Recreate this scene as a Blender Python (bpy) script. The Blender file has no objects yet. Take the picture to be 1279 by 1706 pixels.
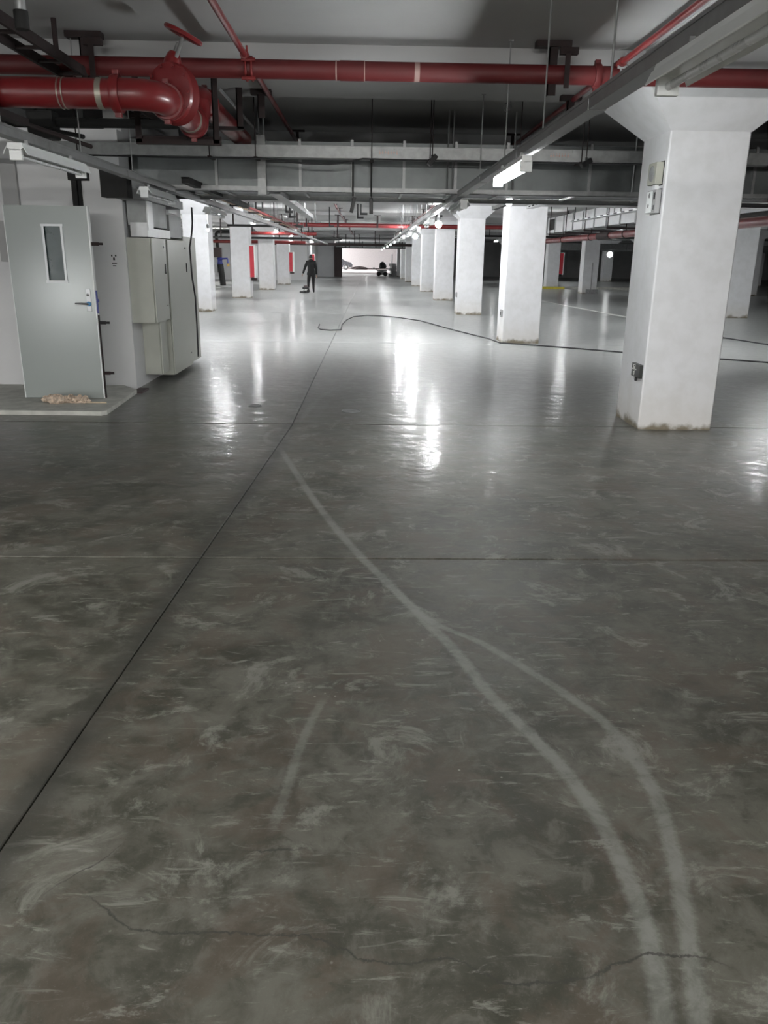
import bpy, bmesh, math, random
from mathutils import Vector, Matrix
random.seed(7)
S = bpy.context.scene
COL = S.collection
PI = math.pi

# ------------------------------------------------------------------ camera
cam_d = bpy.data.cameras.new('camera')
cam = bpy.data.objects.new('camera', cam_d); COL.objects.link(cam); S.camera = cam
F_PX, VPX, VPY, ROLL = 1327.8, 610.7, 429.0, 0.00626
cam_d.sensor_fit = 'VERTICAL'; cam_d.sensor_height = 36.0; cam_d.lens = F_PX / 1706 * 36.0
cam_d.clip_start = 0.05; cam_d.clip_end = 400
fw = Vector((VPX - 639.5, VPY - 853.0, F_PX)).normalized()          # world +Y seen in the camera (x right, y down, z forward)
xx = Vector((1, ROLL, -(fw.x + ROLL * fw.y) / fw.z)).normalized()
zz = fw.cross(xx)
if zz.y > 0: zz = -zz
R = Matrix((xx, fw, zz))                                            # rows: world axes in camera coordinates
right = Vector((R[0][0], R[1][0], R[2][0])); down = Vector((R[0][1], R[1][1], R[2][1])); fwd = Vector((R[0][2], R[1][2], R[2][2]))
m = Matrix((right, -down, -fwd)).transposed().to_4x4(); m.translation = (0, 0, 1.6)
cam.matrix_world = m

# ------------------------------------------------------------------ world, exposure, light levels
w = bpy.data.worlds.new('world'); S.world = w; w.use_nodes = True
w.node_tree.nodes['Background'].inputs[0].default_value = (0.6, 0.63, 0.65, 1)
w.node_tree.nodes['Background'].inputs[1].default_value = 0.02
vs = S.view_settings
vs.view_transform = 'Standard'; vs.look = 'None'; vs.gamma = 1.0; vs.use_curve_mapping = False
vs.exposure = 0.25
S.display_settings.display_device = 'sRGB'
S.cycles.max_bounces = 8; S.cycles.diffuse_bounces = 5; S.cycles.glossy_bounces = 3
S.cycles.sample_clamp_indirect = 6.0
S.cycles.use_denoising = True
TUBE = 150.0          # radiance of a burning tube

# ------------------------------------------------------------------ materials
MATS = {}
def nodes(name):
    mt = bpy.data.materials.new(name); mt.use_nodes = True
    nt = mt.node_tree; b = nt.nodes['Principled BSDF']
    MATS[name] = mt
    return mt, nt, b
def N(nt, t, **kw):
    n = nt.nodes.new(t)
    for k, v in kw.items():
        if k in n.inputs: n.inputs[k].default_value = v
        else: setattr(n, k, v)
    return n
def math_n(nt, op, a, b=None, c=None, clamp=False):
    n = nt.nodes.new('ShaderNodeMath'); n.operation = op; n.use_clamp = clamp
    for i, v in enumerate((a, b, c)):
        if v is None: continue
        if isinstance(v, (int, float)): n.inputs[i].default_value = v
        else: nt.links.new(v, n.inputs[i])
    return n.outputs[0]
def mix(nt, fac, a, b):
    n = nt.nodes.new('ShaderNodeMix'); n.data_type = 'RGBA'
    for i, v in ((0, fac), (6, a), (7, b)):
        if isinstance(v, (int, float)): n.inputs[i].default_value = v
        elif isinstance(v, tuple): n.inputs[i].default_value = (*v[:3], 1)
        else: nt.links.new(v, n.inputs[i])
    return n.outputs[2]
def noise(nt, vec, scale, detail=4, rough=.55, dist=0.0):
    n = N(nt, 'ShaderNodeTexNoise'); n.inputs['Scale'].default_value = scale
    n.inputs['Detail'].default_value = detail; n.inputs['Roughness'].default_value = rough
    n.inputs['Distortion'].default_value = dist
    if vec is not None: nt.links.new(vec, n.inputs['Vector'])
    return n.outputs[0]
def ramp(nt, v, lo, hi, a=0., b=1.):
    n = N(nt, 'ShaderNodeMapRange'); n.interpolation_type = 'SMOOTHSTEP'
    nt.links.new(v, n.inputs[0])
    n.inputs[1].default_value = lo; n.inputs[2].default_value = hi; n.inputs[3].default_value = a; n.inputs[4].default_value = b
    return n.outputs[0]
def simple(name, col, rough=.5, metal=0., var=.12, scale=6., bump=0., coat=0., rv=.06):
    mt, nt, b = nodes(name)
    tc = N(nt, 'ShaderNodeNewGeometry').outputs['Position']
    f = noise(nt, tc, scale, 5)
    f2 = ramp(nt, f, .3, .7)
    c = mix(nt, f2, tuple(x * (1 - var) for x in col), tuple(min(1, x * (1 + var)) for x in col))
    nt.links.new(c, b.inputs['Base Color'])
    b.inputs['Metallic'].default_value = metal
    r = ramp(nt, f, .3, .7, max(.03, rough - rv), min(1, rough + rv)); nt.links.new(r, b.inputs['Roughness'])
    if coat: b.inputs['Coat Weight'].default_value = coat
    if bump:
        bp = N(nt, 'ShaderNodeBump'); bp.inputs['Strength'].default_value = bump; bp.inputs['Distance'].default_value = .01
        nt.links.new(noise(nt, tc, scale * 4, 4), bp.inputs['Height']); nt.links.new(bp.outputs[0], b.inputs['Normal'])
    return mt
def emit(name, col, strength):
    mt, nt, b = nodes(name)
    b.inputs['Base Color'].default_value = (.9, .9, .9, 1)
    b.inputs['Emission Color'].default_value = (*col, 1); b.inputs['Emission Strength'].default_value = strength
    return mt

simple('white_paint', (.74, .74, .75), .6, var=.03, scale=1.5, bump=.04)
simple('grey_paint', (.42, .42, .42), .7, var=.08, scale=1.2, bump=.05)
simple('ceiling_paint', (.37, .37, .37), .75, var=.06, scale=.8, bump=.05)
simple('red_paint', (.15, .010, .012), .36, var=.10, scale=4, coat=.3)
simple('red_main', (.10, .010, .011), .6, var=.10, scale=4)
simple('band_dull', (.33, .22, .2), .5)
simple('dark_red_paint', (.15, .012, .012), .5, var=.3, scale=12)
simple('red_panel', (.55, .03, .05), .45, var=.08)
simple('rust_steel', (.016, .008, .008), .8, var=.3, scale=14)
simple('black_steel', (.010, .010, .010), .75, var=.2)
simple('black_plastic', (.012, .012, .013), .45, var=.2)
simple('galvanised', (.27, .275, .275), .42, metal=.6, var=.14, scale=10)
simple('galvanised_bright', (.50, .51, .52), .42, metal=.7, var=.08, scale=8)
simple('sheet_dull', (.30, .31, .31), .5, metal=.5, var=.15, scale=5)
simple('duct_steel', (.135, .145, .145), .42, metal=.55, var=.22, scale=2.5)
simple('chrome', (.8, .8, .82), .15, metal=1., var=.03)
simple('speaker_cream', (.42, .42, .36), .5, var=.02)
simple('lamp_white', (.82, .84, .84), .35, var=.03)
simple('cabinet_grey', (.46, .47, .42), .38, var=.04, scale=3)
simple('door_grey', (.34, .37, .355), .21, metal=.0, var=.0, scale=.8, rv=0.)
simple('door_glass', (.05, .075, .075), .3, var=.2, scale=3)
simple('silver_band', (.33, .31, .26), .4, metal=.5)
simple('blue_plastic', (.05, .22, .45), .4)
simple('blue_valve', (.04, .05, .25), .4)
simple('brass', (.5, .35, .12), .35, metal=.8)
simple('cloth', (.60, .48, .38), .95, var=.35, scale=30, bump=.8)
simple('wood', (.55, .45, .32), .8, var=.15, scale=20)
simple('plaster_pad', (.52, .52, .48), .8, var=.15, scale=7, bump=.2)
simple('cable_black', (.03, .03, .032), .6)
simple('jacket', (.003, .0035, .0035), .95, var=.3, scale=20)
simple('trousers', (.004, .003, .0035), .95, var=.3, scale=20)
simple('skin', (.45, .27, .2), .55, var=.06)
simple('hair', (.01, .008, .008), .7)
simple('yellow_paint', (.65, .55, .08), .6)
simple('line_white', (.75, .75, .72), .6)
simple('far_wall', (.78, .71, .71), .8, var=.04)
simple('dark_brown', (.07, .05, .05), .7)
simple('car_body', (.03, .03, .035), .25, coat=.6)
simple('car_glass', (.10, .11, .12), .08)
simple('tyre', (.015, .015, .015), .8)
simple('plate_black', (.02, .022, .02), .4)
simple('tube_off', (.55, .56, .56), .3, var=.02)
simple('cardboard', (.35, .27, .2), .85)
simple('sack_grey', (.3, .3, .3), .9, var=.2, scale=12)
emit('tube_lit', (.96, 1.0, 1.0), TUBE)
emit('lamp_lit', (.98, 1.0, 1.0), TUBE * .10)
emit('bulb_lit', (.98, 1.0, 1.0), TUBE * 2.6)
emit('tube_added', (1.0, .985, .955), TUBE * 3.7)  # strongest tube level, for tubes added behind the camera and far left
emit('tube_beam', (.97, .99, 1.0), TUBE * 1.0)
emit('tube_strong', (.97, .99, 1.0), TUBE * 1.5)

# white column paint, with the dirt the photograph shows round the foot of every column
def column_mat():
    mt, nt, b = nodes('column_paint')
    P = N(nt, 'ShaderNodeNewGeometry').outputs['Position']
    sp = N(nt, 'ShaderNodeSeparateXYZ'); nt.links.new(P, sp.inputs[0])
    n1 = noise(nt, P, 5, 6, .6); n2 = noise(nt, P, 28, 4, .6)
    h = math_n(nt, 'ADD', sp.outputs[2], math_n(nt, 'MULTIPLY', math_n(nt, 'SUBTRACT', n1, .5), -.28))
    dirt = ramp(nt, h, .0, .09, 1., 0.)
    dirt2 = ramp(nt, h, .0, .6, .35, 0.)
    base = mix(nt, ramp(nt, n1, .35, .7), (.76, .76, .78), (.70, .70, .71))
    c = mix(nt, dirt2, base, (.60, .55, .47))
    c = mix(nt, dirt, c, (.20, .17, .12))
    spot = ramp(nt, noise(nt, P, 9, 3, .5), .73, .78)
    c = mix(nt, math_n(nt, 'MULTIPLY', spot, .25), c, (.4, .36, .3))
    nt.links.new(c, b.inputs['Base Color']); b.inputs['Roughness'].default_value = .55
    bp = N(nt, 'ShaderNodeBump'); bp.inputs['Strength'].default_value = .05; nt.links.new(n2, bp.inputs['Height']); nt.links.new(bp.outputs[0], b.inputs['Normal'])
column_mat()

# polished concrete floor: stains, chalky scuffs, cracks and two curved tyre tracks, all in floor metres
def curve_fn(nt, val, pts):
    """pts: (input, output) pairs, any range"""
    xs = [p[0] for p in pts]; ys = [p[1] for p in pts]
    x0, x1, y0, y1 = min(xs), max(xs), min(ys), max(ys)
    if y1 - y0 < 1e-4: y1 = y0 + 1e-4
    mr = N(nt, 'ShaderNodeMapRange'); nt.links.new(val, mr.inputs[0])
    mr.inputs[1].default_value = x0; mr.inputs[2].default_value = x1
    fc = N(nt, 'ShaderNodeFloatCurve'); c = fc.mapping.curves[0]
    P = sorted(((x - x0) / (x1 - x0), (y - y0) / (y1 - y0)) for x, y in pts)
    c.points[0].location = P[0]; c.points[-1].location = P[-1]
    for p in P[1:-1]: c.points.new(*p)
    fc.mapping.update(); nt.links.new(mr.outputs[0], fc.inputs['Value'])
    o = N(nt, 'ShaderNodeMapRange'); nt.links.new(fc.outputs[0], o.inputs[0]); o.inputs[3].default_value = y0; o.inputs[4].default_value = y1
    inside = math_n(nt, 'MULTIPLY', ramp(nt, val, x0 - .02, x0 + .10), ramp(nt, val, x1 - .10, x1 + .02, 1., 0.))
    return o.outputs[0], inside
def floor_mat():
    mt, nt, b = nodes('polished_concrete')
    P = N(nt, 'ShaderNodeNewGeometry').outputs['Position']
    sp = N(nt, 'ShaderNodeSeparateXYZ'); nt.links.new(P, sp.inputs[0]); X, Y = sp.outputs[0], sp.outputs[1]
    n_big = noise(nt, P, 1.5, 8, .66, .5); n_mid = noise(nt, P, 7.0, 10, .72, .5); n_fine = noise(nt, P, 55, 4, .7)
    n_brown = noise(nt, P, 2.6, 8, .7, .6); n_wisp = noise(nt, P, 3.4, 12, .74, .7); n_spk = noise(nt, P, 140, 2, .5)
    c = mix(nt, ramp(nt, n_big, .34, .66), (.037, .037, .027), (.093, .090, .073))
    c = mix(nt, math_n(nt, 'MULTIPLY', ramp(nt, n_mid, .46, .62), .6), c, (.130, .127, .108))
    c = mix(nt, math_n(nt, 'MULTIPLY', ramp(nt, n_mid, .38, .48, 1., 0.), .65), c, (.036, .037, .027))
    c = mix(nt, math_n(nt, 'MULTIPLY', ramp(nt, n_brown, .48, .60), .5), c, (.085, .066, .050))
    c = mix(nt, math_n(nt, 'MULTIPLY', ramp(nt, n_wisp, .54, .64), .6), c, (.215, .215, .19))
    # long chalky scratches, stretched across the drive lane
    mp = N(nt, 'ShaderNodeMapping'); mp.inputs['Scale'].default_value = (1.6, 7.0, 1); mp.inputs['Rotation'].default_value = (0, 0, .25); nt.links.new(P, mp.inputs[0])
    n_scr = noise(nt, mp.outputs[0], 2.6, 12, .76, 1.0)
    c = mix(nt, math_n(nt, 'MULTIPLY', ramp(nt, n_scr, .55, .65), .65), c, (.215, .215, .19))
    vo = N(nt, 'ShaderNodeTexVoronoi'); vo.inputs['Scale'].default_value = 16; nt.links.new(P, vo.inputs['Vector'])
    peb = math_n(nt, 'MULTIPLY', ramp(nt, vo.outputs['Distance'], .05, .10, 1., 0.), ramp(nt, noise(nt, P, 2.5, 3), .56, .64))
    c = mix(nt, math_n(nt, 'MULTIPLY', peb, .8), c, (.27, .27, .24))
    # tyre tracks
    tr1 = [(6.87, -.76), (6.24, -.60), (4.98, -.27), (4.21, -.03), (3.78, .13), (3.42, .26), (3.06, .39), (2.69, .49), (2.38, .61), (2.15, .68), (1.87, .72), (1.67, .72), (1.48, .70), (1.2, .63)]
    tr2 = [(3.78, .13), (3.36, .31), (3.14, .51), (2.93, .65), (2.69, .79), (2.45, .89), (2.14, .92), (1.85, .88), (1.63, .83), (1.2, .71)]
    tr3 = [(8.1, -.67), (9.38, -.56), (11.42, -.17), (14.03, -.07), (18.8, .03)]
    tr4 = [(2.69, -.15), (2.34, -.22), (2.15, -.24), (1.93, -.27)]
    wob = math_n(nt, 'MULTIPLY', math_n(nt, 'SUBTRACT', n_fine, .5), .035)
    for pts, wd, st in ((tr1, .026, .85), (tr2, .024, .75), (tr3, .03, .5), (tr4, .016, .5)):
        f, ins = curve_fn(nt, Y, pts)
        d = math_n(nt, 'ABSOLUTE', math_n(nt, 'ADD', math_n(nt, 'SUBTRACT', X, f), wob))
        mk = math_n(nt, 'MULTIPLY', math_n(nt, 'MULTIPLY', ramp(nt, d, wd * .45, wd * 1.5, 1., 0.), ins), ramp(nt, n_mid, .38, .6, .5 * st, st))
        c = mix(nt, mk, c, (.20, .205, .185))
    # ring left by a drum
    dx = math_n(nt, 'SUBTRACT', X, -.83); dy = math_n(nt, 'MULTIPLY', math_n(nt, 'SUBTRACT', Y, 7.35), .32)
    rr = math_n(nt, 'SQRT', math_n(nt, 'ADD', math_n(nt, 'MULTIPLY', dx, dx), math_n(nt, 'MULTIPLY', dy, dy)))
    ring = ramp(nt, math_n(nt, 'ABSOLUTE', math_n(nt, 'SUBTRACT', rr, .10)), .008, .03, 1., 0.)
    c = mix(nt, math_n(nt, 'MULTIPLY', ring, .4), c, (.2, .2, .18))
    # hairline cracks
    cr1 = [(-.76, 1.72), (-.67, 1.66), (-.53, 1.58), (-.30, 1.57), (-.15, 1.56), (-.06, 1.53), (.05, 1.48), (.22, 1.49), (.28, 1.45), (.37, 1.42), (.50, 1.43), (.63, 1.48), (.72, 1.50), (.9, 1.40)]
    cr2 = [(-.37, 1.87), (-.26, 1.86), (-.14, 1.88)]
    cr3 = [(-.85, 1.68), (-.77, 1.78), (-.72, 1.83), (-.66, 1.96)]
    wob2 = math_n(nt, 'MULTIPLY', math_n(nt, 'SUBTRACT', noise(nt, P, 18, 6, .7), .5), .05)
    for pts in (cr1, cr2, cr3):
        f, ins = curve_fn(nt, X, pts)
        d = math_n(nt, 'ABSOLUTE', math_n(nt, 'ADD', math_n(nt, 'SUBTRACT', Y, f), wob2))
        mk = math_n(nt, 'MULTIPLY', math_n(nt, 'MULTIPLY', ramp(nt, d, .0012, .0055, 1., 0.), ins), ramp(nt, n_mid, .3, .55, .35, .9))
        c = mix(nt, mk, c, (.035, .034, .03))
    # dark damp smear along the long joint
    jf, jin = curve_fn(nt, Y, [(1.0, -1.06), (4.1, -.91), (7.91, -.75), (12., -.71), (19., -.64)])
    d = math_n(nt, 'ABSOLUTE', math_n(nt, 'SUBTRACT', X, jf))
    c = mix(nt, math_n(nt, 'MULTIPLY', math_n(nt, 'MULTIPLY', ramp(nt, d, .01, .13, 1., 0.), jin), ramp(nt, n_big, .3, .6, .35, .8)), c, (.030, .030, .025))
    c = mix(nt, math_n(nt, 'MULTIPLY', ramp(nt, n_spk, .62, .75), .18), c, (.2, .2, .18))
    # past the first cross joint: glossier slab, reflected brightness painted in paler
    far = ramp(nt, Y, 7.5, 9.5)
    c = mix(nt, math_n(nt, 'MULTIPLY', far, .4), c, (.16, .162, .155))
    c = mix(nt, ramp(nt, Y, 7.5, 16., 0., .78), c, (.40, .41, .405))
    nt.links.new(c, b.inputs['Base Color'])
    # roughness: dull and dusty near, polished further on
    r1 = ramp(nt, n_mid, .3, .7, .50, .66)
    r2 = ramp(nt, n_mid, .3, .7, .30, .42)
    rm = N(nt, 'ShaderNodeMix'); nt.links.new(ramp(nt, Y, 4.0, 7.5), rm.inputs[0]); nt.links.new(r1, rm.inputs[2]); nt.links.new(r2, rm.inputs[3])
    nt.links.new(rm.outputs[0], b.inputs['Roughness'])
    nt.links.new(ramp(nt, Y, 5.0, 8.2, .0, .25), b.inputs['Coat Weight']); b.inputs['Coat Roughness'].default_value = .09
    b.inputs['Specular IOR Level'].default_value = .42
    mp2 = N(nt, 'ShaderNodeMapping'); mp2.inputs['Scale'].default_value = (1, 1.2, 1); nt.links.new(P, mp2.inputs[0])
    wav = noise(nt, mp2.outputs[0], 2.6, 3, .5)
    wav2 = noise(nt, mp2.outputs[0], 10., 2, .5)
    hsum = math_n(nt, 'ADD', math_n(nt, 'ADD', math_n(nt, 'MULTIPLY', wav, .024), math_n(nt, 'MULTIPLY', wav2, .0035)), math_n(nt, 'MULTIPLY', n_fine, .0006))
    bp = N(nt, 'ShaderNodeBump'); bp.inputs['Strength'].default_value = .55; bp.inputs['Distance'].default_value = 1.0
    nt.links.new(hsum, bp.inputs['Height']); nt.links.new(bp.outputs[0], b.inputs['Normal']); nt.links.new(bp.outputs[0], b.inputs['Coat Normal'])
floor_mat()

# ------------------------------------------------------------------ mesh helpers
class MB:
    def __init__(s): s.v = []; s.f = []
    def add(s, vs, fs):
        o = len(s.v); s.v += [Vector(v) for v in vs]; s.f += [tuple(i + o for i in f) for f in fs]; return s
    def box(s, x0, x1, y0, y1, z0, z1, c=0.0):
        if c <= 0:
            return s.add([(x0,y0,z0),(x1,y0,z0),(x1,y1,z0),(x0,y1,z0),(x0,y0,z1),(x1,y0,z1),(x1,y1,z1),(x0,y1,z1)],
                         [(3,2,1,0),(4,5,6,7),(0,1,5,4),(1,2,6,5),(2,3,7,6),(3,0,4,7)])
        bm = bmesh.new(); r = bmesh.ops.create_cube(bm, size=1)
        bmesh.ops.scale(bm, vec=(x1-x0, y1-y0, z1-z0), verts=bm.verts); bmesh.ops.translate(bm, vec=((x0+x1)/2,(y0+y1)/2,(z0+z1)/2), verts=bm.verts)
        bmesh.ops.bevel(bm, geom=bm.edges[:], offset=c, segments=2, affect='EDGES', profile=.7)
        return s.bm(bm)
    def bm(s, bm):
        bm.verts.index_update()
        s.add([v.co.copy() for v in bm.verts], [tuple(v.index for v in f.verts) for f in bm.faces]); bm.free(); return s
    def rbox(s, cx, cy, cz, sx, sy, sz, rot=(0,0,0), c=0.0):
        t = MB().box(-sx/2, sx/2, -sy/2, sy/2, -sz/2, sz/2, c)
        from mathutils import Euler
        M = Euler(rot).to_matrix()
        return s.add([M @ v + Vector((cx,cy,cz)) for v in t.v], t.f)
    def tube(s, path, r, n=12, cap=True):
        P = [Vector(p) for p in path]; rr = r if isinstance(r, (list, tuple)) else [r]*len(P)
        o = len(s.v); up = None
        for i, p in enumerate(P):
            d = (P[min(i+1, len(P)-1)] - P[max(i-1, 0)]).normalized()
            if up is None:
                up = Vector((0,0,1)) if abs(d.z) < .9 else Vector((1,0,0))
            a = d.cross(up).normalized(); up = a.cross(d).normalized()
            for k in range(n):
                t = 2*PI*k/n
                s.v.append(p + (a*math.cos(t) + up*math.sin(t))*rr[i])
        for i in range(len(P)-1):
            for k in range(n):
                k2 = (k+1) % n
                s.f.append((o+i*n+k, o+i*n+k2, o+(i+1)*n+k2, o+(i+1)*n+k))
        if cap:
            s.f.append(tuple(o+k for k in range(n-1,-1,-1))); s.f.append(tuple(o+(len(P)-1)*n+k for k in range(n)))
        return s
    def lathe(s, p0, axis, prof, n=20):
        """prof: (distance along axis, radius)"""
        ax = Vector(axis).normalized(); p0 = Vector(p0)
        return s.tube([p0 + ax*t for t, _ in prof], [r for _, r in prof], n) if all(prof[i+1][0] > prof[i][0] for i in range(len(prof)-1)) else s._lathe(p0, ax, prof, n)
    def _lathe(s, p0, ax, prof, n):
        p0 = Vector(p0); ax = Vector(ax)
        up = Vector((0,0,1)) if abs(ax.z) < .9 else Vector((1,0,0)); a = ax.cross(up).normalized(); u = a.cross(ax).normalized(); o = len(s.v)
        for t, r in prof:
            for k in range(n):
                g = 2*PI*k/n; s.v.append(p0 + ax*t + (a*math.cos(g)+u*math.sin(g))*r)
        for i in range(len(prof)-1):
            for k in range(n):
                k2 = (k+1) % n; s.f.append((o+i*n+k, o+i*n+k2, o+(i+1)*n+k2, o+(i+1)*n+k))
        s.f.append(tuple(o+k for k in range(n-1,-1,-1))); s.f.append(tuple(o+(len(prof)-1)*n+k for k in range(n)))
        return s
    def torus(s, c, axis, R_, r, n=28, k=8, a0=0, a1=2*PI):
        ax = Vector(axis).normalized(); up = Vector((0,0,1)) if abs(ax.z) < .9 else Vector((1,0,0)); a = ax.cross(up).normalized(); u = a.cross(ax).normalized()
        full = abs(a1-a0-2*PI) < 1e-3; m_ = n + (0 if full else 1); pts = [Vector(c)+(a*math.cos(a0+(a1-a0)*i/n)+u*math.sin(a0+(a1-a0)*i/n))*R_ for i in range(m_)]
        o = len(s.v)
        for i, p in enumerate(pts):
            d = (p - Vector(c)).normalized()
            for j in range(k):
                g = 2*PI*j/k; s.v.append(p + (d*math.cos(g)+ax*math.sin(g))*r)
        for i in range(n):
            i2 = (i+1) % m_
            for j in range(k):
                j2 = (j+1) % k; s.f.append((o+i*k+j, o+i*k+j2, o+i2*k+j2, o+i2*k+j))
        return s
    def prism(s, poly, axis, a0, a1):
        """poly: 2D outline; axis 'x','y','z' is the extrusion direction"""
        def p3(p, t):
            return {'x': (t, p[0], p[1]), 'y': (p[0], t, p[1]), 'z': (p[0], p[1], t)}[axis]
        n = len(poly); vs = [p3(p, a0) for p in poly] + [p3(p, a1) for p in poly]
        return s.add(vs, [tuple(range(n-1,-1,-1)), tuple(range(n, 2*n))] + [(i, (i+1)%n, n+(i+1)%n, n+i) for i in range(n)])

def elbow(p, d0, d1, R_, n=8):
    """quarter bend: comes in along d0 to corner p, leaves along d1"""
    d0 = Vector(d0); d1 = Vector(d1); p = Vector(p); c = p - d0*R_ + d1*R_
    return [c + (-d1*math.cos(t) + d0*math.sin(t))*R_ for t in [PI/2*i/n for i in range(n+1)]]

def org(o):
    v = Vector((0,0,0))
    while o: v += o.location; o = o.parent
    return v
def obj(name, mb, mat, parent=None, smooth=False, at=None):
    if parent is None:
        if at is None:
            xs = [v.x for v in mb.v]; ys = [v.y for v in mb.v]; zs = [v.z for v in mb.v]
            at = Vector(((min(xs)+max(xs))/2, (min(ys)+max(ys))/2, min(zs)))
        o0 = Vector(at)
    else: o0 = org(parent)
    me = bpy.data.meshes.new(name); me.from_pydata([v - o0 for v in mb.v], [], mb.f); me.validate(); me.update()
    b = bmesh.new(); b.from_mesh(me); bmesh.ops.recalc_face_normals(b, faces=b.faces); b.to_mesh(me); b.free()
    if smooth:
        for p in me.polygons: p.use_smooth = True
        try: me.set_sharp_from_angle(angle=math.radians(38))
        except Exception: pass
    me.materials.append(MATS[mat])
    o = bpy.data.objects.new(name, me); COL.objects.link(o)
    if parent: o.parent = parent
    else: o.location = o0
    return o
def tag(o, label, cat, group=None):
    o['label'] = label; o['category'] = cat; o['kind'] = 'thing'
    if group: o['group'] = group
    return o
def thing(name, label, cat, loc, group=None):
    o = bpy.data.objects.new(name, None); COL.objects.link(o); o.location = loc; o.empty_display_size = .1
    return tag(o, label, cat, group)
def struct(name, mb, mat, parent=None):
    o = obj(name, mb, mat, parent)
    if not parent: o['kind'] = 'structure'
    return o
def copy_tree(o, loc, label=None):
    c = o.copy(); COL.objects.link(c); c.location = loc
    if label: c['label'] = label
    for ch in [x for x in bpy.data.objects if x.parent == o]:
        d = ch.copy(); COL.objects.link(d); d.parent = c
        for g in [x for x in bpy.data.objects if x.parent == ch]:
            e = g.copy(); COL.objects.link(e); e.parent = d
    return c

ordn = ['first', 'second', 'third', 'fourth', 'fifth', 'sixth', 'seventh', 'eighth', 'ninth']
# ------------------------------------------------------------------ the garage grid
Y0, PY = 7.784, 8.40          # front face of the first column line, pitch
CW = .734                     # column width
ROWX = {'left': -5.338, 'right': 2.717, 'east': 10.82, 'far_east': 19.0, 'outer': 27.2}   # left face of each column row
ZC, ZB, ZT = 3.25, 3.13, 2.72 # slab soffit, beam soffit, top of the column shaft
XW, XE, YB, YF = -14.0, 42.0, -14.0, 122.0

# ------------------------------------------------------------------ floor: slabs between saw-cut joints
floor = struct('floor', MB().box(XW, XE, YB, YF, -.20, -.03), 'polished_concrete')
def jx(y): return -1.11 + .0478*y if y < 7.9 else -.735 + .006*(y - 7.9)
ycuts = [YB, -7.6, -3.9, .30, 4.16, 7.90, 16.0, 24.4, 32.8, 41.2, 49.6, 58., 66.4, 74.8, YF]
G = .003; GY = .009
for i in range(len(ycuts)-1):
    a, b_ = ycuts[i] + GY, ycuts[i+1] - GY
    xl = [[XW, XW], [-9.3, -9.3], [jx(a), jx(b_)], [7.4, 7.4], [15.6, 15.6], [23.8, 23.8], [XE, XE]]
    if a >= 33: xl = [xl[0], xl[2], xl[4], xl[6]]
    for (l0, l1), (r0, r1) in zip(xl[:-1], xl[1:]):
        vs_ = [(l0+G, a), (r0-G, a), (r1-G, b_), (l1+G, b_)]
        bv = .003; mb = MB()
        cx = sum(p[0] for p in vs_)/4; cy = (a+b_)/2
        ins = [(p[0] + (bv if p[0] < cx else -bv), p[1] + (bv if p[1] < cy else -bv)) for p in vs_]
        mb.add([(x, y, -.03) for x, y in vs_] + [(x, y, -.004) for x, y in vs_] + [(x, y, 0) for x, y in ins],
               [(3,2,1,0), (0,1,5,4), (1,2,6,5), (2,3,7,6), (3,0,4,7), (4,5,9,8), (5,6,10,9), (6,7,11,10), (7,4,8,11), (8,9,10,11)])
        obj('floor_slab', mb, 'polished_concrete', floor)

# ------------------------------------------------------------------ ceiling: slab with broad flat beams on the column lines
ceil = struct('ceiling', MB().box(XW, XE, YB, YF, ZC, ZC+.25), 'ceiling_paint')
HB = .80
ybs = [Y0 + CW/2 + PY*k for k in range(-2, 13)]
xbs = [x + CW/2 for x in [-13.5, ROWX['left'], ROWX['right'], ROWX['east'], ROWX['far_east'], ROWX['outer'], 35.4]]
for yb in ybs:
    obj('beam', MB().box(XW, XE, yb-HB, yb+HB, ZB, ZC), 'ceiling_paint', ceil)
for xb in xbs:
    for y0_, y1_ in zip([YB]+[y+HB for y in ybs], [y-HB for y in ybs]+[YF]):
        obj('beam', MB().box(xb-HB, xb+HB, y0_, y1_, ZB, ZC), 'ceiling_paint', ceil)
# deep downstand beam behind the duct
struct('trim_1', MB().box(-2.6, 30.0, 12.1, 15.05, 2.50, ZC-.001), 'grey_paint')

# ------------------------------------------------------------------ walls
struct('wall_back', MB().box(XW, XE, YB-.3, YB, 0, ZC), 'white_paint')
struct('wall_left', MB().box(XW-.3, XW, YB, YF, 0, ZC), 'white_paint')
struct('wall_right', MB().box(XE, XE+.3, YB, YF, 0, ZC), 'grey_paint')
struct('wall_far', MB().box(XW, XE, YF, YF+.3, 0, ZC), 'far_wall')
# plant room on the left: front wall and the flank that carries the cabinets
struct('wall_front', MB().box(-14, -2.85, 10.0, 10.2, 0, 2.95), 'white_paint')
struct('wall_flank', MB().box(-3.05, -2.85, 10.2, 13.05, 0, 3.2), 'white_paint')
struct('wall_rear', MB().box(-14, -3.05, 12.85, 13.05, 0, 3.2), 'white_paint')
struct('wall_side', MB().box(-5.9, -5.7, 6.9, 10.0, 0, 2.5), 'grey_paint')
# distant cross walls left of the lane
struct('wall_cross_1', MB().box(-14, -4.15, 58.6, 58.8, 0, ZB), 'white_paint')
struct('wall_cross_2', MB().box(-4.35, -2.75, 71.2, 71.4, 0, ZB), 'white_paint')
struct('wall_cross_3', MB().box(-4.35, -4.15, 58.8, 71.2, 0, ZB), 'white_paint')
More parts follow.
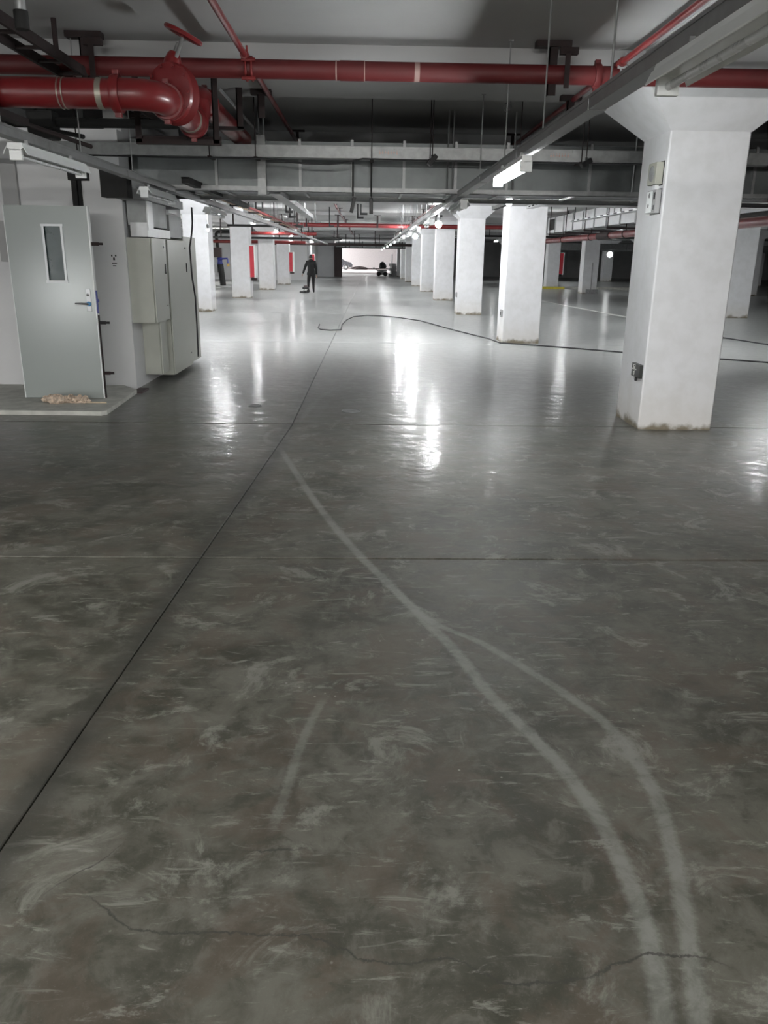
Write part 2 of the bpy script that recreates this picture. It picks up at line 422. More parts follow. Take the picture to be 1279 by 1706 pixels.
# distant right-hand wall in panels
far_r = struct('wall_east', MB().box(6.5, XE, 80.3, 80.5, 0, ZB), 'grey_paint')
for i in range(11):
    x0 = 6.55 + i*3.2
    obj('panel', MB().box(x0, x0+3.1, 80.22, 80.3, .25, 2.9), 'grey_paint', far_r)
struct('wall_lane_right', MB().box(4.1, 4.3, 75.5, 100., 0, ZB), 'white_paint')
struct('trim_2', MB().box(-2.75, -2.1, 71.0, 71.5, 0, 2.75), 'dark_brown')
struct('baseboard_far', MB().box(-14, 4.1, 114.2, 114.5, 0, .22), 'dark_brown')
struct('trim_3', MB().box(-12, 4.0, 87.0, 114.2, 0, .10), 'far_wall')
struct('trim_4', MB().box(9.4, 15.5, 47.6, 48.4, 0, .13), 'plaster_pad')
tag(obj('kerb_stripe', MB().box(8.8, 11.4, 47.46, 47.6, 0, .14), 'yellow_paint'), 'yellow painted kerb edge behind the white columns on the right', 'kerb stripe')

# ------------------------------------------------------------------ columns
def column(x0, k, label, half_cap=HB):
    y0 = Y0 + PY*k
    cx, cy = x0+CW/2, y0+CW/2
    t = thing('concrete_column', label, 'column', (cx, cy, 0), 'square white columns of the garage')
    mb = MB(); c = .012; h = CW/2
    ring = [(-h+c,-h),(h-c,-h),(h,-h+c),(h,h-c),(h-c,h),(-h+c,h),(-h,h-c),(-h,-h+c)]
    mb.prism([(cx+a, cy+b) for a, b in ring], 'z', 0, ZT)
    obj('shaft', mb, 'column_paint', t)
    a, b = h, half_cap
    mb = MB().add([(cx-a,cy-a,ZT),(cx+a,cy-a,ZT),(cx+a,cy+a,ZT),(cx-a,cy+a,ZT),(cx-b,cy-b,ZB),(cx+b,cy-b,ZB),(cx+b,cy+b,ZB),(cx-b,cy+b,ZB)],
                  [(3,2,1,0),(4,5,6,7),(0,1,5,4),(1,2,6,5),(2,3,7,6),(3,0,4,7)])
    obj('capital', mb, 'column_paint', t)
    return t

column(ROWX['right'], 0, 'big white column with speaker and black plate, nearest on the right')
for k in range(1, 9):
    column(ROWX['right'], k, ['', 'bright white column just behind the big speaker column, cable at its foot', 'white column third from the speaker end of the right aisle row',
        'glaring white column fourth in the right aisle row under the brightest lamp', 'dim grey column fifth in the right aisle row', 'dim grey column sixth in the right aisle row',
        'dim grey column seventh in the right aisle row', 'narrow bright column eighth in the right aisle row by the clutter', 'tiny white column ninth in the right aisle row at far clutter'][k])
for k in range(2, 6):
    column(ROWX['left'], k, ['', '', 'white column right behind the grey cabinets on the left', 'white column carrying the nearer red panel on the left', 'plain white column between the two red panels on the left',
        'white column carrying the farther red panel on the left', 'last white column of the left row behind the person'][k])
for k in range(1, 8):
    column(ROWX['east'], k, 'white column of the next row right of the big speaker column, %s from the camera' % ordn[k-1])
for k in range(3, 8):
    column(ROWX['far_east'], k, 'distant white column in the third row on the right, %s visible one back' % ordn[k-3])
for k in range(4, 8):
    column(ROWX['outer'], k, 'distant grey column in the outermost row on the right, %s visible one back' % ordn[k-4])

# ------------------------------------------------------------------ red fire main across the ceiling
RM = .070
def coupling(cx, cy, cz, axis, r, parent, mat='red_paint', wd=.05):
    mb = MB(); ax = Vector(axis); c = Vector((cx,cy,cz))
    mb._lathe(c - ax*wd/2, ax, [(0, r*1.02), (0, r*1.22), (wd*.25, r*1.28), (wd*.75, r*1.28), (wd, r*1.22), (wd, r*1.02)], 20)
    obj('coupling', mb, mat, parent, True)
    side = Vector((0,0,1)) if abs(ax.z) < .5 else Vector((1,0,0))
    b = MB()
    for sg in (-1, 1):
        p = c + side*sg*r*1.36
        b.box(p.x-.022, p.x+.022, p.y-.022, p.y+.022, p.z-.016, p.z+.016, .004)
    obj('coupling_lug', b, mat, parent)
t = thing('fire_main_pipe', 'dark red fire main running straight across under the ceiling in front', 'pipe', (0, 7.1, ZB-.11))
obj('pipe', MB().tube([(-9, 7.1, 3.01), (9.5, 7.1, 3.01)], RM, 24), 'red_main', t, True)
for x in (-4.4, 1.83, 6.2): coupling(x, 7.1, 3.01, (1,0,0), RM, t, 'red_main')
for x, wd in ((-.255, .010), (-.03, .008)):
    obj('joint_band', MB().tube([(x, 7.1, 3.01), (x+wd, 7.1, 3.01)], RM*1.04, 24), 'band_dull', t, True)
obj('sleeve', MB().tube([(-.22, 7.1, 3.01), (-.03, 7.1, 3.01)], RM*1.05, 24), 'red_main', t, True)
obj('paper_sticker', MB().tube([(.37, 7.1, 3.01), (.41, 7.1, 3.01)], RM*1.012, 24, False), 'band_dull', t, True)

def t_bracket(x, y, ztop, zbot, label, grp='dark T-shaped pipe brackets', wide=.28, double=True):
    t = thing('pipe_bracket', label, 'bracket', (x, y, zbot), grp)
    obj('top_plate', MB().box(x-wide/2, x+wide/2, y-.05, y+.05, ztop-.045, ztop, .004), 'rust_steel', t)
    obj('drop_bar', MB().box(x-.035, x+.035, y-.03, y-.018, zbot, ztop-.04).box(x-.035, x-.025, y-.03, y+.03, zbot, ztop-.04), 'rust_steel', t)
    if double:
        obj('side_arm', MB().box(x+.03, x+.17, y-.16, y-.10, ztop-.12, ztop-.07, .003).box(x+.07, x+.11, y-.16, y-.15, zbot+.03, ztop-.10), 'rust_steel', t)
    return t
t_bracket(-2.22, 7.12, ZC, 2.86, 'dark double bracket holding the fire main above the big red pipe')
t = t_bracket(1.47, 7.12, ZC, 2.86, 'dark double bracket holding the fire main near the right tray')
t_bracket(-1.03, 8.6, ZB, 2.88, 'small dark bracket on the left sprinkler branch behind the fire main', double=False, wide=.2)
t_bracket(1.98, 8.6, ZB, 2.84, 'small dark bracket on the right sprinkler branch behind the fire main', double=False, wide=.2)

# sprinkler branch lines running down the garage
def branch(x, z, label, y0, y1, r=.024, mat='red_paint'):
    t = thing('sprinkler_pipe', label, 'pipe', (x, y0, z-.03), 'sprinkler branch pipes along the lane')
    obj('pipe', MB().tube([(x, y0, z), (x, y1, z)], r, 14), mat, t, True)
    for y in [y0 + 1.0 + 3.0*i for i in range(int((y1-y0-1)/3))]:
        if abs(y-7.1) < 1.2 or abs(y-8.6) < .9: continue
        zt = ZB if any(abs(y-yb) < HB for yb in ybs) else ZC
        obj('hanger', MB().box(x-.02, x+.02, y-.008, y+.008, z+r, zt).box(x-.10, x+.10, y-.03, y+.03, zt-.02, zt).torus((x, y, z), (0,1,0), r+.008, .006, 14, 6), 'rust_steel', t)
    return t
b1 = branch(-.96, 3.09, 'thin red sprinkler pipe crossing over the fire main left of centre', -1.0, 60)
b2 = branch(2.00, 3.09, 'thin red sprinkler pipe above the right cable tray', -1.0, 60)
for x, bp_, lb in ((-.96, b1, 'steel'), (2.00, b2, 'steel')):
    m_ = MB()
    m_.torus((x, 7.1, 3.01), (1,0,0), RM+.012, .010, 24, 8).torus((x+.045, 7.1, 3.01), (1,0,0), RM+.012, .010, 24, 8)
    m_.tube([(x-.03, 7.02, 3.06), (x+.08, 7.02, 3.06)], .014, 8).tube([(x-.03, 7.02, 2.93), (x+.08, 7.02, 2.93)], .014, 8)
    m_.tube([(x+.02, 7.03, 3.08), (x+.02, 6.99, 3.15)], .008, 8)
    obj('saddle_clamp', m_, 'galvanised_bright' if x > 0 else 'dark_red_paint', bp_, True)
    obj('elbow_joint', MB().tube([(x, 6.98, 3.09), (x, 7.20, 3.09)], .034, 14), 'dark_red_paint', bp_, True)

# ------------------------------------------------------------------ big red pipe with valve on the left
RB = .098
t = thing('large_red_pipe', 'thick bright red water pipe with elbows and gate valve at upper left', 'pipe', (-1.5, 6.2, 2.40))
pa = [(-9, 6.2, 2.66), (-1.70, 6.2, 2.66)]
obj('pipe', MB().tube(pa, RB, 28), 'red_paint', t, True)
e = elbow((-1.46, 6.2, 2.66), (1,0,0), (0,1,0), .20)
obj('elbow', MB().tube([(-1.72, 6.2, 2.66)] + e + [(-1.46, 6.44, 2.66)], RB*1.05, 28), 'red_paint', t, True)
coupling(-1.74, 6.2, 2.66, (1,0,0), RB, t, wd=.06)
obj('joint_band', MB().tube([(-1.87, 6.2, 2.66), (-1.83, 6.2, 2.66)], RB*1.03, 28), 'silver_band', t, True)
for x in (-2.13, -2.10):
    obj('joint_band', MB().tube([(x, 6.2, 2.66), (x+.008, 6.2, 2.66)], RB*1.04, 28), 'silver_band', t, True)
coupling(-1.46, 6.46, 2.66, (0,1,0), RB, t, wd=.06)
obj('pipe', MB().tube([(-1.46, 6.44, 2.66), (-1.46, 7.38, 2.66)], RB, 28), 'red_paint', t, True)
obj('joint_band', MB().tube([(-1.46, 7.20, 2.66), (-1.46, 7.26, 2.66)], RB*1.03, 28), 'silver_band', t, True)
# gate valve: ribbed body standing across the pipe, bonnet and hand wheel
body = MB()
vc = Vector((-1.43, 6.56, 2.73)); vax = Vector((.22, .97, 0)).normalized()
prof = [(-.075, .13), (-.07, .165), (-.045, .175), (-.03, .155), (-.01, .18), (.01, .155), (.03, .18), (.05, .155), (.07, .175), (.09, .165), (.095, .13)]
body._lathe(vc, vax, prof, 28)
for v in body.v: v.z = vc.z + (v.z - vc.z)*1.18
vb = obj('valve_body', body, 'red_paint', t, True)
for k in range(10):
    g = 2*PI*k/10; u = vax.cross(Vector((0,0,1))).normalized()
    c = vc - vax*.08 + u*math.cos(g)*.15 + Vector((0,0,1))*math.sin(g)*.175
    obj('bolt', MB().tube([c, c - vax*.018], .012, 6), 'red_paint', vb)
obj('bonnet', MB().lathe((-1.43, 6.56, 2.90), (.25, -.1, 1), [(0, .07), (.05, .06), (.09, .045), (.11, .03)], 18), 'red_paint', t, True)
st0 = Vector((-1.40, 6.55, 3.0)); wax = Vector((.50, -.42, .76)).normalized()
obj('valve_stem', MB().tube([st0 - wax*.03, st0 + wax*.07], .014, 10), 'galvanised', t, True)
# ------ wheel: thick rim with spokes
wc = Vector((-1.305, 6.42, 3.085))
wax = Vector((.42, -.05, .90)).normalized()
hw = obj('hand_wheel', MB().torus(wc, wax, .125, .016, 32, 8), 'red_paint', t, True)
sp = MB(); u = wax.cross(Vector((0,1,0))).normalized(); v_ = wax.cross(u)
for k in range(4):
    g = PI/4 + PI/2*k; sp.tube([wc, wc + (u*math.cos(g)+v_*math.sin(g))*.125], .010, 8)
sp.lathe(wc - wax*.02, wax, [(0, .028), (.04, .028)], 12)
obj('spoke', sp, 'red_paint', hw, True)
obj('valve_stem', MB().tube([wc, (-1.38, 6.50, 2.96)], .014, 10), 'galvanised', t, True)
# lower elbow turning up, riser, upper run
e2 = elbow((-1.46, 7.62, 2.66), (0,1,0), (0,0,1), .20)
obj('elbow', MB().tube([(-1.46, 7.38, 2.66)] + e2, RB*1.05, 28), 'red_paint', t, True)
coupling(-1.46, 7.40, 2.66, (0,1,0), RB, t, wd=.06)
e3 = elbow((-1.46, 7.62, 2.90), (0,0,1), (0,1,0), .16)
obj('elbow', MB().tube([(-1.46, 7.62, 2.72)] + e3 + [(-1.46, 7.95, 2.90)], RB*1.05, 28), 'red_paint', t, True)
coupling(-1.46, 7.98, 2.90, (0,1,0), RB, t, wd=.06)
obj('pipe', MB().tube([(-1.46, 7.9, 2.90), (-1.46, 10.3, 2.90)], RB, 28), 'red_paint', t, True)
obj('conduit', MB().tube([(-1.29, 7.7, 2.98), (-1.29, 11.9, 2.98)], .016, 8), 'galvanised', t, True)
t = thing('trapeze_hanger', 'dark angle-iron hanger carrying the red elbow below the fire main', 'hanger', (-1.4, 7.42, 2.5))
obj('drop_bar', MB().box(-1.30, -1.25, 7.40, 7.41, 2.50, ZB).box(-1.30, -1.29, 7.40, 7.45, 2.50, ZB), 'rust_steel', t)
obj('cross_bar', MB().box(-1.95, -1.24, 7.40, 7.45, 2.49, 2.53).box(-1.95, -1.24, 7.44, 7.45, 2.49, 2.56), 'rust_steel', t)
obj('drop_bar', MB().box(-1.95, -1.90, 7.40, 7.41, 2.50, ZB), 'rust_steel', t)
t = thing('trapeze_hanger', 'short dark hanger right of the upper red elbow', 'hanger', (-1.2, 8.55, 2.76))
obj('drop_bar', MB().box(-1.26, -1.20, 8.5, 8.51, 2.77, ZB).box(-1.26, -1.25, 8.5, 8.55, 2.77, ZB), 'rust_steel', t)
obj('cross_bar', MB().box(-1.70, -1.20, 8.5, 8.55, 2.76, 2.79), 'rust_steel', t)
t = thing('wall_bracket', 'dark steel frame holding the thick red pipe at far left', 'bracket', (-2.55, 6.15, 2.45))
obj('drop_bar', MB().box(-2.60, -2.52, 6.05, 6.08, 2.44, ZC), 'rust_steel', t)
obj('cross_bar', MB().box(-2.60, -2.52, 5.9, 6.6, 2.50, 2.55), 'rust_steel', t)
obj('brace', MB().tube([(-2.56, 6.6, 2.52), (-2.30, 7.3, 2.45)], .018, 8), 'rust_steel', t)

# upper-left services
t = thing('cable_ladder', 'dark cable ladder slanting along the ceiling at upper left', 'cable ladder', (-2.25, 5.5, 2.9))
for x in (-2.42, -2.22):
    obj('side_rail', MB().box(x-.012, x+.012, -2, 9.6, 2.92, 2.99), 'rust_steel', t)
for i in range(28): obj('rung', MB().box(-2.41, -2.23, -1.8+.4*i, -1.77+.4*i, 2.93, 2.95), 'rust_steel', t)
for y in (3.4, 5.2, 6.75): obj('hanger_rod', MB().tube([(-2.32, y, 2.95), (-2.32, y, ZC)], .02, 8), 'rust_steel', t)
t = thing('drain_pipe', 'short pale vertical drain stub with grey collar at top left', 'pipe', (-2.08, 5.55, 2.90))
obj('pipe', MB().tube([(-2.08, 5.5, 2.96), (-2.08, 5.5, ZC)], .033, 16), 'galvanised_bright', t, True)
obj('collar', MB().tube([(-2.08, 5.5, 2.88), (-2.08, 5.5, 2.98)], .042, 16), 'black_steel', t, True)
obj('clamp', MB().tube([(-2.08, 5.5, 3.13), (-2.08, 5.5, ZC)], .038, 16), 'dark_red_paint', t, True)
tag(obj('ceiling_rod', MB().tube([(-1.55, 5.35, 3.08), (-1.55, 5.35, ZC)], .012, 8), 'lamp_white', None, True), 'short white rod hanging from the ceiling at top left', 'rod')
t = thing('black_water_pipe', 'black horizontal pipe just above the long tray, below the thick red pipe', 'pipe', (-2.2, 8.3, 2.6))
obj('pipe', MB().tube([(-2.95, 8.3, 2.77), (-1.5, 8.3, 2.77)], .042, 16), 'black_steel', t, True)
obj('elbow', MB().tube([(-2.95, 8.3, 2.77)] + [(-2.95-.1*math.sin(a), 8.3, 2.77+.1-.1*math.cos(a)) for a in (.4, .8, 1.2, 1.57)] + [(-3.05, 8.3, ZB)], .045, 16), 'black_steel', t, True)
obj('valve_block', MB().box(-3.16, -2.92, 8.2, 8.4, 2.62, 2.86, .02), 'black_steel', t)
obj('lever', MB().tube([(-3.0, 8.2, 2.70), (-2.55, 7.9, 2.60)], .02, 8), 'black_steel', t)
obj('pipe_hanger', MB().box(-2.70, -2.66, 8.28, 8.30, 2.81, ZB), 'black_steel', t)
obj('pipe_hanger', MB().box(-1.75, -1.71, 8.28, 8.30, 2.81, ZB), 'black_steel', t)

# ------------------------------------------------------------------ cable trays (closed galvanised trunking) with hanging rods
def tray(name, label, x, z, y0, y1, w_=.085, h=.062, rods=True, seg=2.0, mat='galvanised', first=0.55):
    t = thing(name, label, 'cable tray', (x, y0, z), 'cable trays along the lane')
    n = max(1, int(round((y1-y0)/seg)))
    for i in range(n):
        a, b = y0+(y1-y0)*i/n, y0+(y1-y0)*(i+1)/n
        obj('trunk_section', MB().box(x-w_/2, x+w_/2, a+.002, b-.002, z, z+h).box(x-w_/2-.004, x+w_/2+.004, a+.002, b-.002, z+h-.012, z+h+.003), mat, t)
        if i: obj('joint_plate', MB().box(x-w_/2-.004, x+w_/2+.004, a-.05, a+.05, z-.003, z+h*.8), mat, t)
    if rods:
        y = y0 + first
        while y < min(y1, 34):
            zt = ZB if any(abs(y-yb) < HB for yb in ybs) else ZC
            if 12.1 < y < 15.05: zt = 2.5
            if not (9.6 < y < 11.5):
                obj('hanger_rod', MB().tube([(x, y, z+h), (x, y, zt)], .0055, 6).box(x-.02, x+.02, y-.02, y+.02, zt-.006, zt).box(x-.03, x+.03, y-.012, y+.012, z+h, z+h+.012), 'galvanised', t)
            y += 1.5
    return t
tray('cable_tray', 'galvanised cable trunking on the right of the lane with the burning tube under it', 1.13, 2.31, .4, 66, first=.72)
tray('cable_tray', 'galvanised cable trunking on the left of the lane above the grey door', -2.33, 2.31, .4, 50, first=.72)
tray('cable_tray', 'third grey trunking starting under the middle of the duct', -1.14, 2.33, 10.6, 17.0, rods=True, w_=.14)
tray('cable_tray', 'dark trunking beside the left trunking above the cabinets', -2.02, 2.36, 9.6, 14.4, rods=False, mat='black_steel')
tray('cable_tray', 'short dark tray in front of the bright second column', 2.30, 2.45, 12.4, 15.4, rods=False, mat='black_steel', w_=.08, h=.06, seg=1.5)
t = tray('cable_tray', 'short perforated pale tray right of the bright second column', 2.86, 2.45, 12.0, 14.9, rods=False, mat='galvanised_bright', w_=.12, h=.05, seg=1.5)
for i in range(9): obj('slot', MB().box(2.795, 2.80, 12.15+.3*i, 12.30+.3*i, 2.465, 2.485), 'black_steel', t)

# long tray running across, hung in front of the duct
t = thing('cross_cable_tray', 'long pale galvanised cable tray running across in front of the duct', 'cable tray', (0, 9.7, 2.65))
xs = [-3.7+2.0*i for i in range(9)]
for a, b in zip(xs[:-1], xs[1:]):
    obj('trunk_section', MB().box(a+.003, b-.003, 9.70, 9.90, 2.655, 2.775).box(a+.003, b-.003, 9.694, 9.906, 2.765, 2.78), 'galvanised', t)
for x in xs[1:-1]: obj('joint_plate', MB().box(x-.05, x+.05, 9.696, 9.90, 2.66, 2.75), 'galvanised', t)
for x in (-3.2, -1.75, -1.24, .05, .70, 1.7, 2.4, 3.3, 4.6, 6.1, 7.6, 9.1):
    obj('hanger_rod', MB().tube([(x, 9.66, 2.64), (x, 9.66, ZC)], .006, 6).box(x-.02, x+.02, 9.64, 9.92, 2.635, 2.653), 'rust_steel', t)
for cx in (.13, 2.05):       # stencilled rows of red-brown characters, too worn to read
    for k in range(7):
        x = cx + k*.032
        obj('stamp', MB().box(x, x+.018, 9.692, 9.6938, 2.70+.004*(k%3), 2.722+.003*(k%2)).box(x+.004, x+.012, 9.692, 9.6938, 2.728, 2.738), 'band_dull', t)
tag(obj('loose_cable', MB().tube([(-3.2, 9.67, 2.64), (-2.2, 9.66, 2.63), (-1.24, 9.62, 2.63), (-1.0, 9.62, 2.62), (-.7, 9.62, 2.585), (-.42, 9.62, 2.58), (-.2, 9.62, 2.61), (-.05, 9.62, 2.645), (.3, 9.63, 2.64), (1.2, 9.66, 2.64), (3.3, 9.67, 2.64)], .009, 8), 'cable_black', None, True),
    'thin black cable sagging below the long cross tray', 'cable')

# ------------------------------------------------------------------ air duct across
t = thing('air_duct', 'wide galvanised air duct crossing the lane below the ceiling', 'duct', (0, 10.9, 2.38))
dx0, dx1 = -2.80, 20.0
edges = [-2.80]
while edges[-1] < dx1: edges.append(edges[-1] + (.62 if -1.3 < edges[-1] < 1.5 else 1.0))
for a, b in zip(edges[:-1], edges[1:]):
    obj('duct_section', MB().box(a+.004, b-.004, 10.35, 11.80, 2.40, 2.90), 'duct_steel', t)
    obj('flange', MB().box(b-.016, b+.016, 10.325, 11.825, 2.375, 2.925), 'galvanised', t)
for y in (10.28, 11.81):
    obj('support_channel', MB().box(dx0, 12, y-.004, y+.044, 2.335, 2.342).box(dx0, 12, y-.004, y, 2.335, 2.395).box(dx0, 12, y+.040, y+.044, 2.335, 2.375), 'galvanised', t)
for x in (-1.28, -1.22, .96, 1.02, 1.75, 3.2, 5.0, 6.8):
    obj('hanger_rod', MB().tube([(x, 10.30, 2.34), (x, 10.30, ZC)], .010, 6), 'galvanised', t)
obj('hanger_strut', MB().box(-1.30, -1.20, 10.24, 10.27, 2.30, ZC-.3), 'galvanised', t)
for x in (-.17, .05): obj('hanger_strut', MB().box(x-.010, x+.010, 10.25, 10.27, 2.30, 2.80), 'black_steel', t)

# black boxes hanging on thin rods
def hang_box(x, y, z, tilt, label, ztop, vert=False):
    t = thing('hanging_box', label, 'hanging box', (x, y, z), 'small black boxes hung on thin rods')
    obj('rod', MB().tube([(x, y, z+.04), (x, y, ztop)], .0055, 6), 'rust_steel', t)
    if vert: obj('housing', MB().rbox(x, y, z-.02, .045, .05, .18, tilt, .008), 'black_plastic', t)
    else: obj('housing', MB().rbox(x, y, z, .13, .06, .05, tilt, .008), 'black_plastic', t)
    obj('knuckle', MB().tube([(x, y, z+.02), (x, y, z+.055)], .014, 8), 'black_plastic', t)
hang_box(.71, 9.45, 2.62, (0, -.9, .2), 'small black box hung in front of the cross tray near mid picture', ZC)
hang_box(2.40, 9.45, 2.62, (0, -.55, .3), 'small black box hung left of the big speaker column', ZC)
hang_box(-.17, 10.26, 2.22, (0, .22, 0), 'slim black box hanging just below the duct, left one', 2.335, True)
hang_box(.05, 10.26, 2.21, (0, .0, 0), 'slim black stub hanging just below the duct, right one', 2.335, True)
tag(obj('wire_loop', MB().torus((1.25, 7.9, 2.90), (0,1,.1), .032, .005, 20, 6).tube([(1.27, 7.9, 2.93), (1.29, 7.9, 2.90), (1.28, 7.9, 2.95)], .004, 6).tube([(1.25, 7.9, 2.93), (1.25, 7.9, ZB)], .003, 6), 'cable_black', None, True),
    'small loop of wire dangling left of the right bracket', 'wire')

# ------------------------------------------------------------------ tube light fixtures
def ceil_z(x, y):
    return 2.5 if 12.1 < y < 15.05 and x > -2.6 else ZB if any(abs(y-v) < HB for v in ybs) or any(abs(x-v) < HB for v in xbs) else ZC
def fixture(x, y, z, lit, label, L_=1.25, grp='batten tube lights under the cable trays'):
    t = thing('tube_light', label, 'tube light', (x, y, z), grp)
    hw_ = .03 if lit else .045
    obj('housing', MB().prism([(x-hw_, z+.075), (x-hw_*1.2, z+.045), (x-hw_*.65, z+.03), (x+hw_*.65, z+.03), (x+hw_*1.2, z+.045), (x+hw_, z+.075)], 'y', y, y+L_), 'lamp_white', t)
    for a in (y, y+L_-.03): obj('end_cap', MB().box(x-.04, x+.04, a, a+.03, z-.03, z+.04, .006), 'lamp_white', t)
    for sg in (-1, 1) if not lit else ():
        obj('reflector_lip', MB().prism([(x+sg*.055, z+.045), (x+sg*.075, z+.005), (x+sg*.078, z+.008), (x+sg*.058, z+.05)], 'y', y, y+L_), 'lamp_white', t)
    if y < 3 and lit:  # shield added over unseen tubes to keep their light off the ceiling
        obj('added_light_shield', MB().prism([(x-.26, z-.06), (x-.05, z+.07), (x+.05, z+.07), (x+.26, z-.06), (x+.265, z-.05), (x+.05, z+.085), (x-.05, z+.085), (x-.265, z-.05)], 'y', y-.1, y+L_+.1), 'lamp_white', t)
    obj('tube', MB().tube([(x, y+.03, z), (x, y+L_-.03, z)], .026 if lit else .014, 14), ('tube_lit' if lit is True else lit) if lit else 'tube_off', t, True)
    if z > 2.3:
        for a in (y+.15, y+L_-.15): obj('hanger_rod', MB().tube([(x, a, z+.07), (x, a, ceil_z(x, a))], .006, 6), 'galvanised', t)
    obj('bracket', MB().box(x-.012, x+.012, y+.2, y+.22, z+.07, z+.115).box(x-.012, x+.012, y+L_-.22, y+L_-.2, z+.07, z+.115), 'galvanised', t)
    return t
ZF = 2.20
fixture(1.08, 1.95, ZF, False, 'unlit white batten under the trunking in front of the big column')
fixture(1.08, 5.85, ZF, True, 'bright burning tube under the right trunking, the nearest lit one')
fixture(1.16, 10.2, ZF, False, 'unlit batten under the right trunking just behind the duct')
for y, n in ((15.2, 'second'), (19.0, 'third'), (22.6, 'fourth'), (26.4, 'fifth'), (30.5, 'sixth'), (35.0, 'seventh'), (40.0, 'eighth'), (46.5, 'ninth'), (54.0, 'tenth'), (63.0, 'last')):
    fixture(1.16, y, ZF, y > 38 , 'batten tube under the right trunking, %s along the lane behind the nearest lit one' % n)
fixture(-2.27, 5.65, ZF, False, 'unlit white batten under the left trunking above the grey door')
fixture(-2.33, 9.0, ZF, False, 'unlit batten under the left trunking beside the cabinets')
fixture(-2.33, 12.5, ZF, False, 'small unlit batten under the left trunking past the cabinets')
for y, n in ((22.2, 'first'), (29.0, 'second'), (36.5, 'third'), (44., 'fourth'), (51.0, 'fifth'), (62., 'sixth')):
    fixture(-4.0, y, ZF+.45, 'tube_strong', 'burning tube beside the left column row, %s one' % n, grp='tubes along the left columns')
# unseen tubes behind the camera, added to light the foreground
fixture(1.08, -2.5, ZF, 'tube_added', 'unseen tube added behind the viewer on the right for foreground light')
fixture(-2.3, -3.5, ZF, 'tube_added', 'unseen tube added behind the viewer on the left for foreground light')
# side bays: tubes added to brighten columns, walls and the door
for x, y, n in ((-4.3, 1.2, 'foremost left'), (5.2, -1.5, 'rear right'),(7.2, 20.5, 'nearest'), (7.2, 29.0, 'second'), (7.2, 46.0, 'third'), (15.3, 24.0, 'fourth'), (15.3, 41.0, 'farthest'), (-9.6, 27.0, 'left'), (-9.6, 38.0, 'far left'), (-9.6, 50., 'farthest left'), (7.2, 60., 'sixth'), (15.3, 62., 'seventh')):
    fixture(x, y, 2.55, 'tube_added' if y < 2 or x < -9 else True, 'tube added to brighten the side bays, %s one' % n, grp='tubes added for light in the side bays')
for x, y, n in ((-6., 100., 'left'), (0., 100., 'middle'), (-3., 80., 'near')):  # tubes added to give the far bay its brightness
    fixture(x, y, 2.8, 'tube_strong', 'tube added to light the far bay, %s one' % n, L_=3.0, grp='tubes added to light the far bay')
def ball(cx, cy, cz, r, n=18, m_=12):
    vs_ = [(cx+r*math.sin(PI*i/m_)*math.cos(2*PI*j/n), cy+r*math.sin(PI*i/m_)*math.sin(2*PI*j/n), cz+r*math.cos(PI*i/m_)) for i in range(m_+1) for j in range(n)]
    return vs_, [(i*n+j, i*n+(j+1)%n, (i+1)*n+(j+1)%n, (i+1)*n+j) for i in range(m_) for j in range(n)]
def round_lamp(x, y, z, label, r=.16, mt_='bulb_lit'):
    t = thing('round_lamp', label, 'lamp', (x, y, z), 'round lamps in the distance')
    if mt_ == 'lamp_lit': obj('base', MB().lathe((x, y+.06, z), (0,-1,0), [(0, r*.9), (.05, r*.9)], 20), 'lamp_white', t, True)
    else: obj('socket', MB().lathe((x, y, z+r*.8), (0,0,1), [(0, .03), (.09, .035), (.12, .02)], 12), 'black_plastic', t, True)
    obj('globe', MB().lathe((x, y+.02, z), (0,-1,0), [(0, r), (.05, r*.95), (.09, r*.7), (.11, r*.3)], 20) if mt_ == 'lamp_lit' else MB().add(*ball(x, y, z, r)), mt_, t, True)
round_lamp(16.9, 57.9, 2.02, 'round glowing lamp left of the distant pair on the right', .19, 'lamp_lit')
round_lamp(19.6, 57.6, 2.25, 'round glowing lamp right of the distant pair on the right', .19, 'lamp_lit')
round_lamp(1.83, 22.0, 2.84, 'round glowing bulb high above the right trunking, right of mid picture', .06)
round_lamp(2.12, 12.7, 2.42, 'round glowing bulb just under the duct, left of the short dark tray', .055)
round_lamp(1.32, 15.6, 2.20, 'largest round glaring bulb hanging left of the fourth column', .062)
round_lamp(1.32, 23.0, 2.17, 'lone round bulb below the glaring one, left of the columns', .066)
round_lamp(1.30, 32.0, 2.45, 'smaller round bulb hanging farther down the right trunking', .07)
round_lamp(-4.25, 22.7, 2.25, 'round bulb at the left lane edge behind the first left column', .036)
t = thing('added_door_lamp', 'unseen lamp far behind the viewer at the left, placed for the door highlight', 'lamp', (-9.4, -8.6, 0))  # unseen lamp, placed to put a highlight on the door
obj('globe', MB().add(*ball(-9.4, -8.6, .42, .20)), 'bulb_lit', t, True)
obj('stand', MB().box(-9.6, -9.2, -8.8, -8.4, 0, .04).tube([(-9.4, -8.6, .02), (-9.4, -8.6, .2)], .03, 8), 'black_steel', t)
round_lamp(7.0, 13.6, 2.36, 'unseen bulb added in the right bay to light the floor by the big column', .075)  # unseen bulb added to brighten the floor on the right
round_lamp(9.0, 25.5, 2.75, 'round bulb in the right bay behind the silver duct', .07)
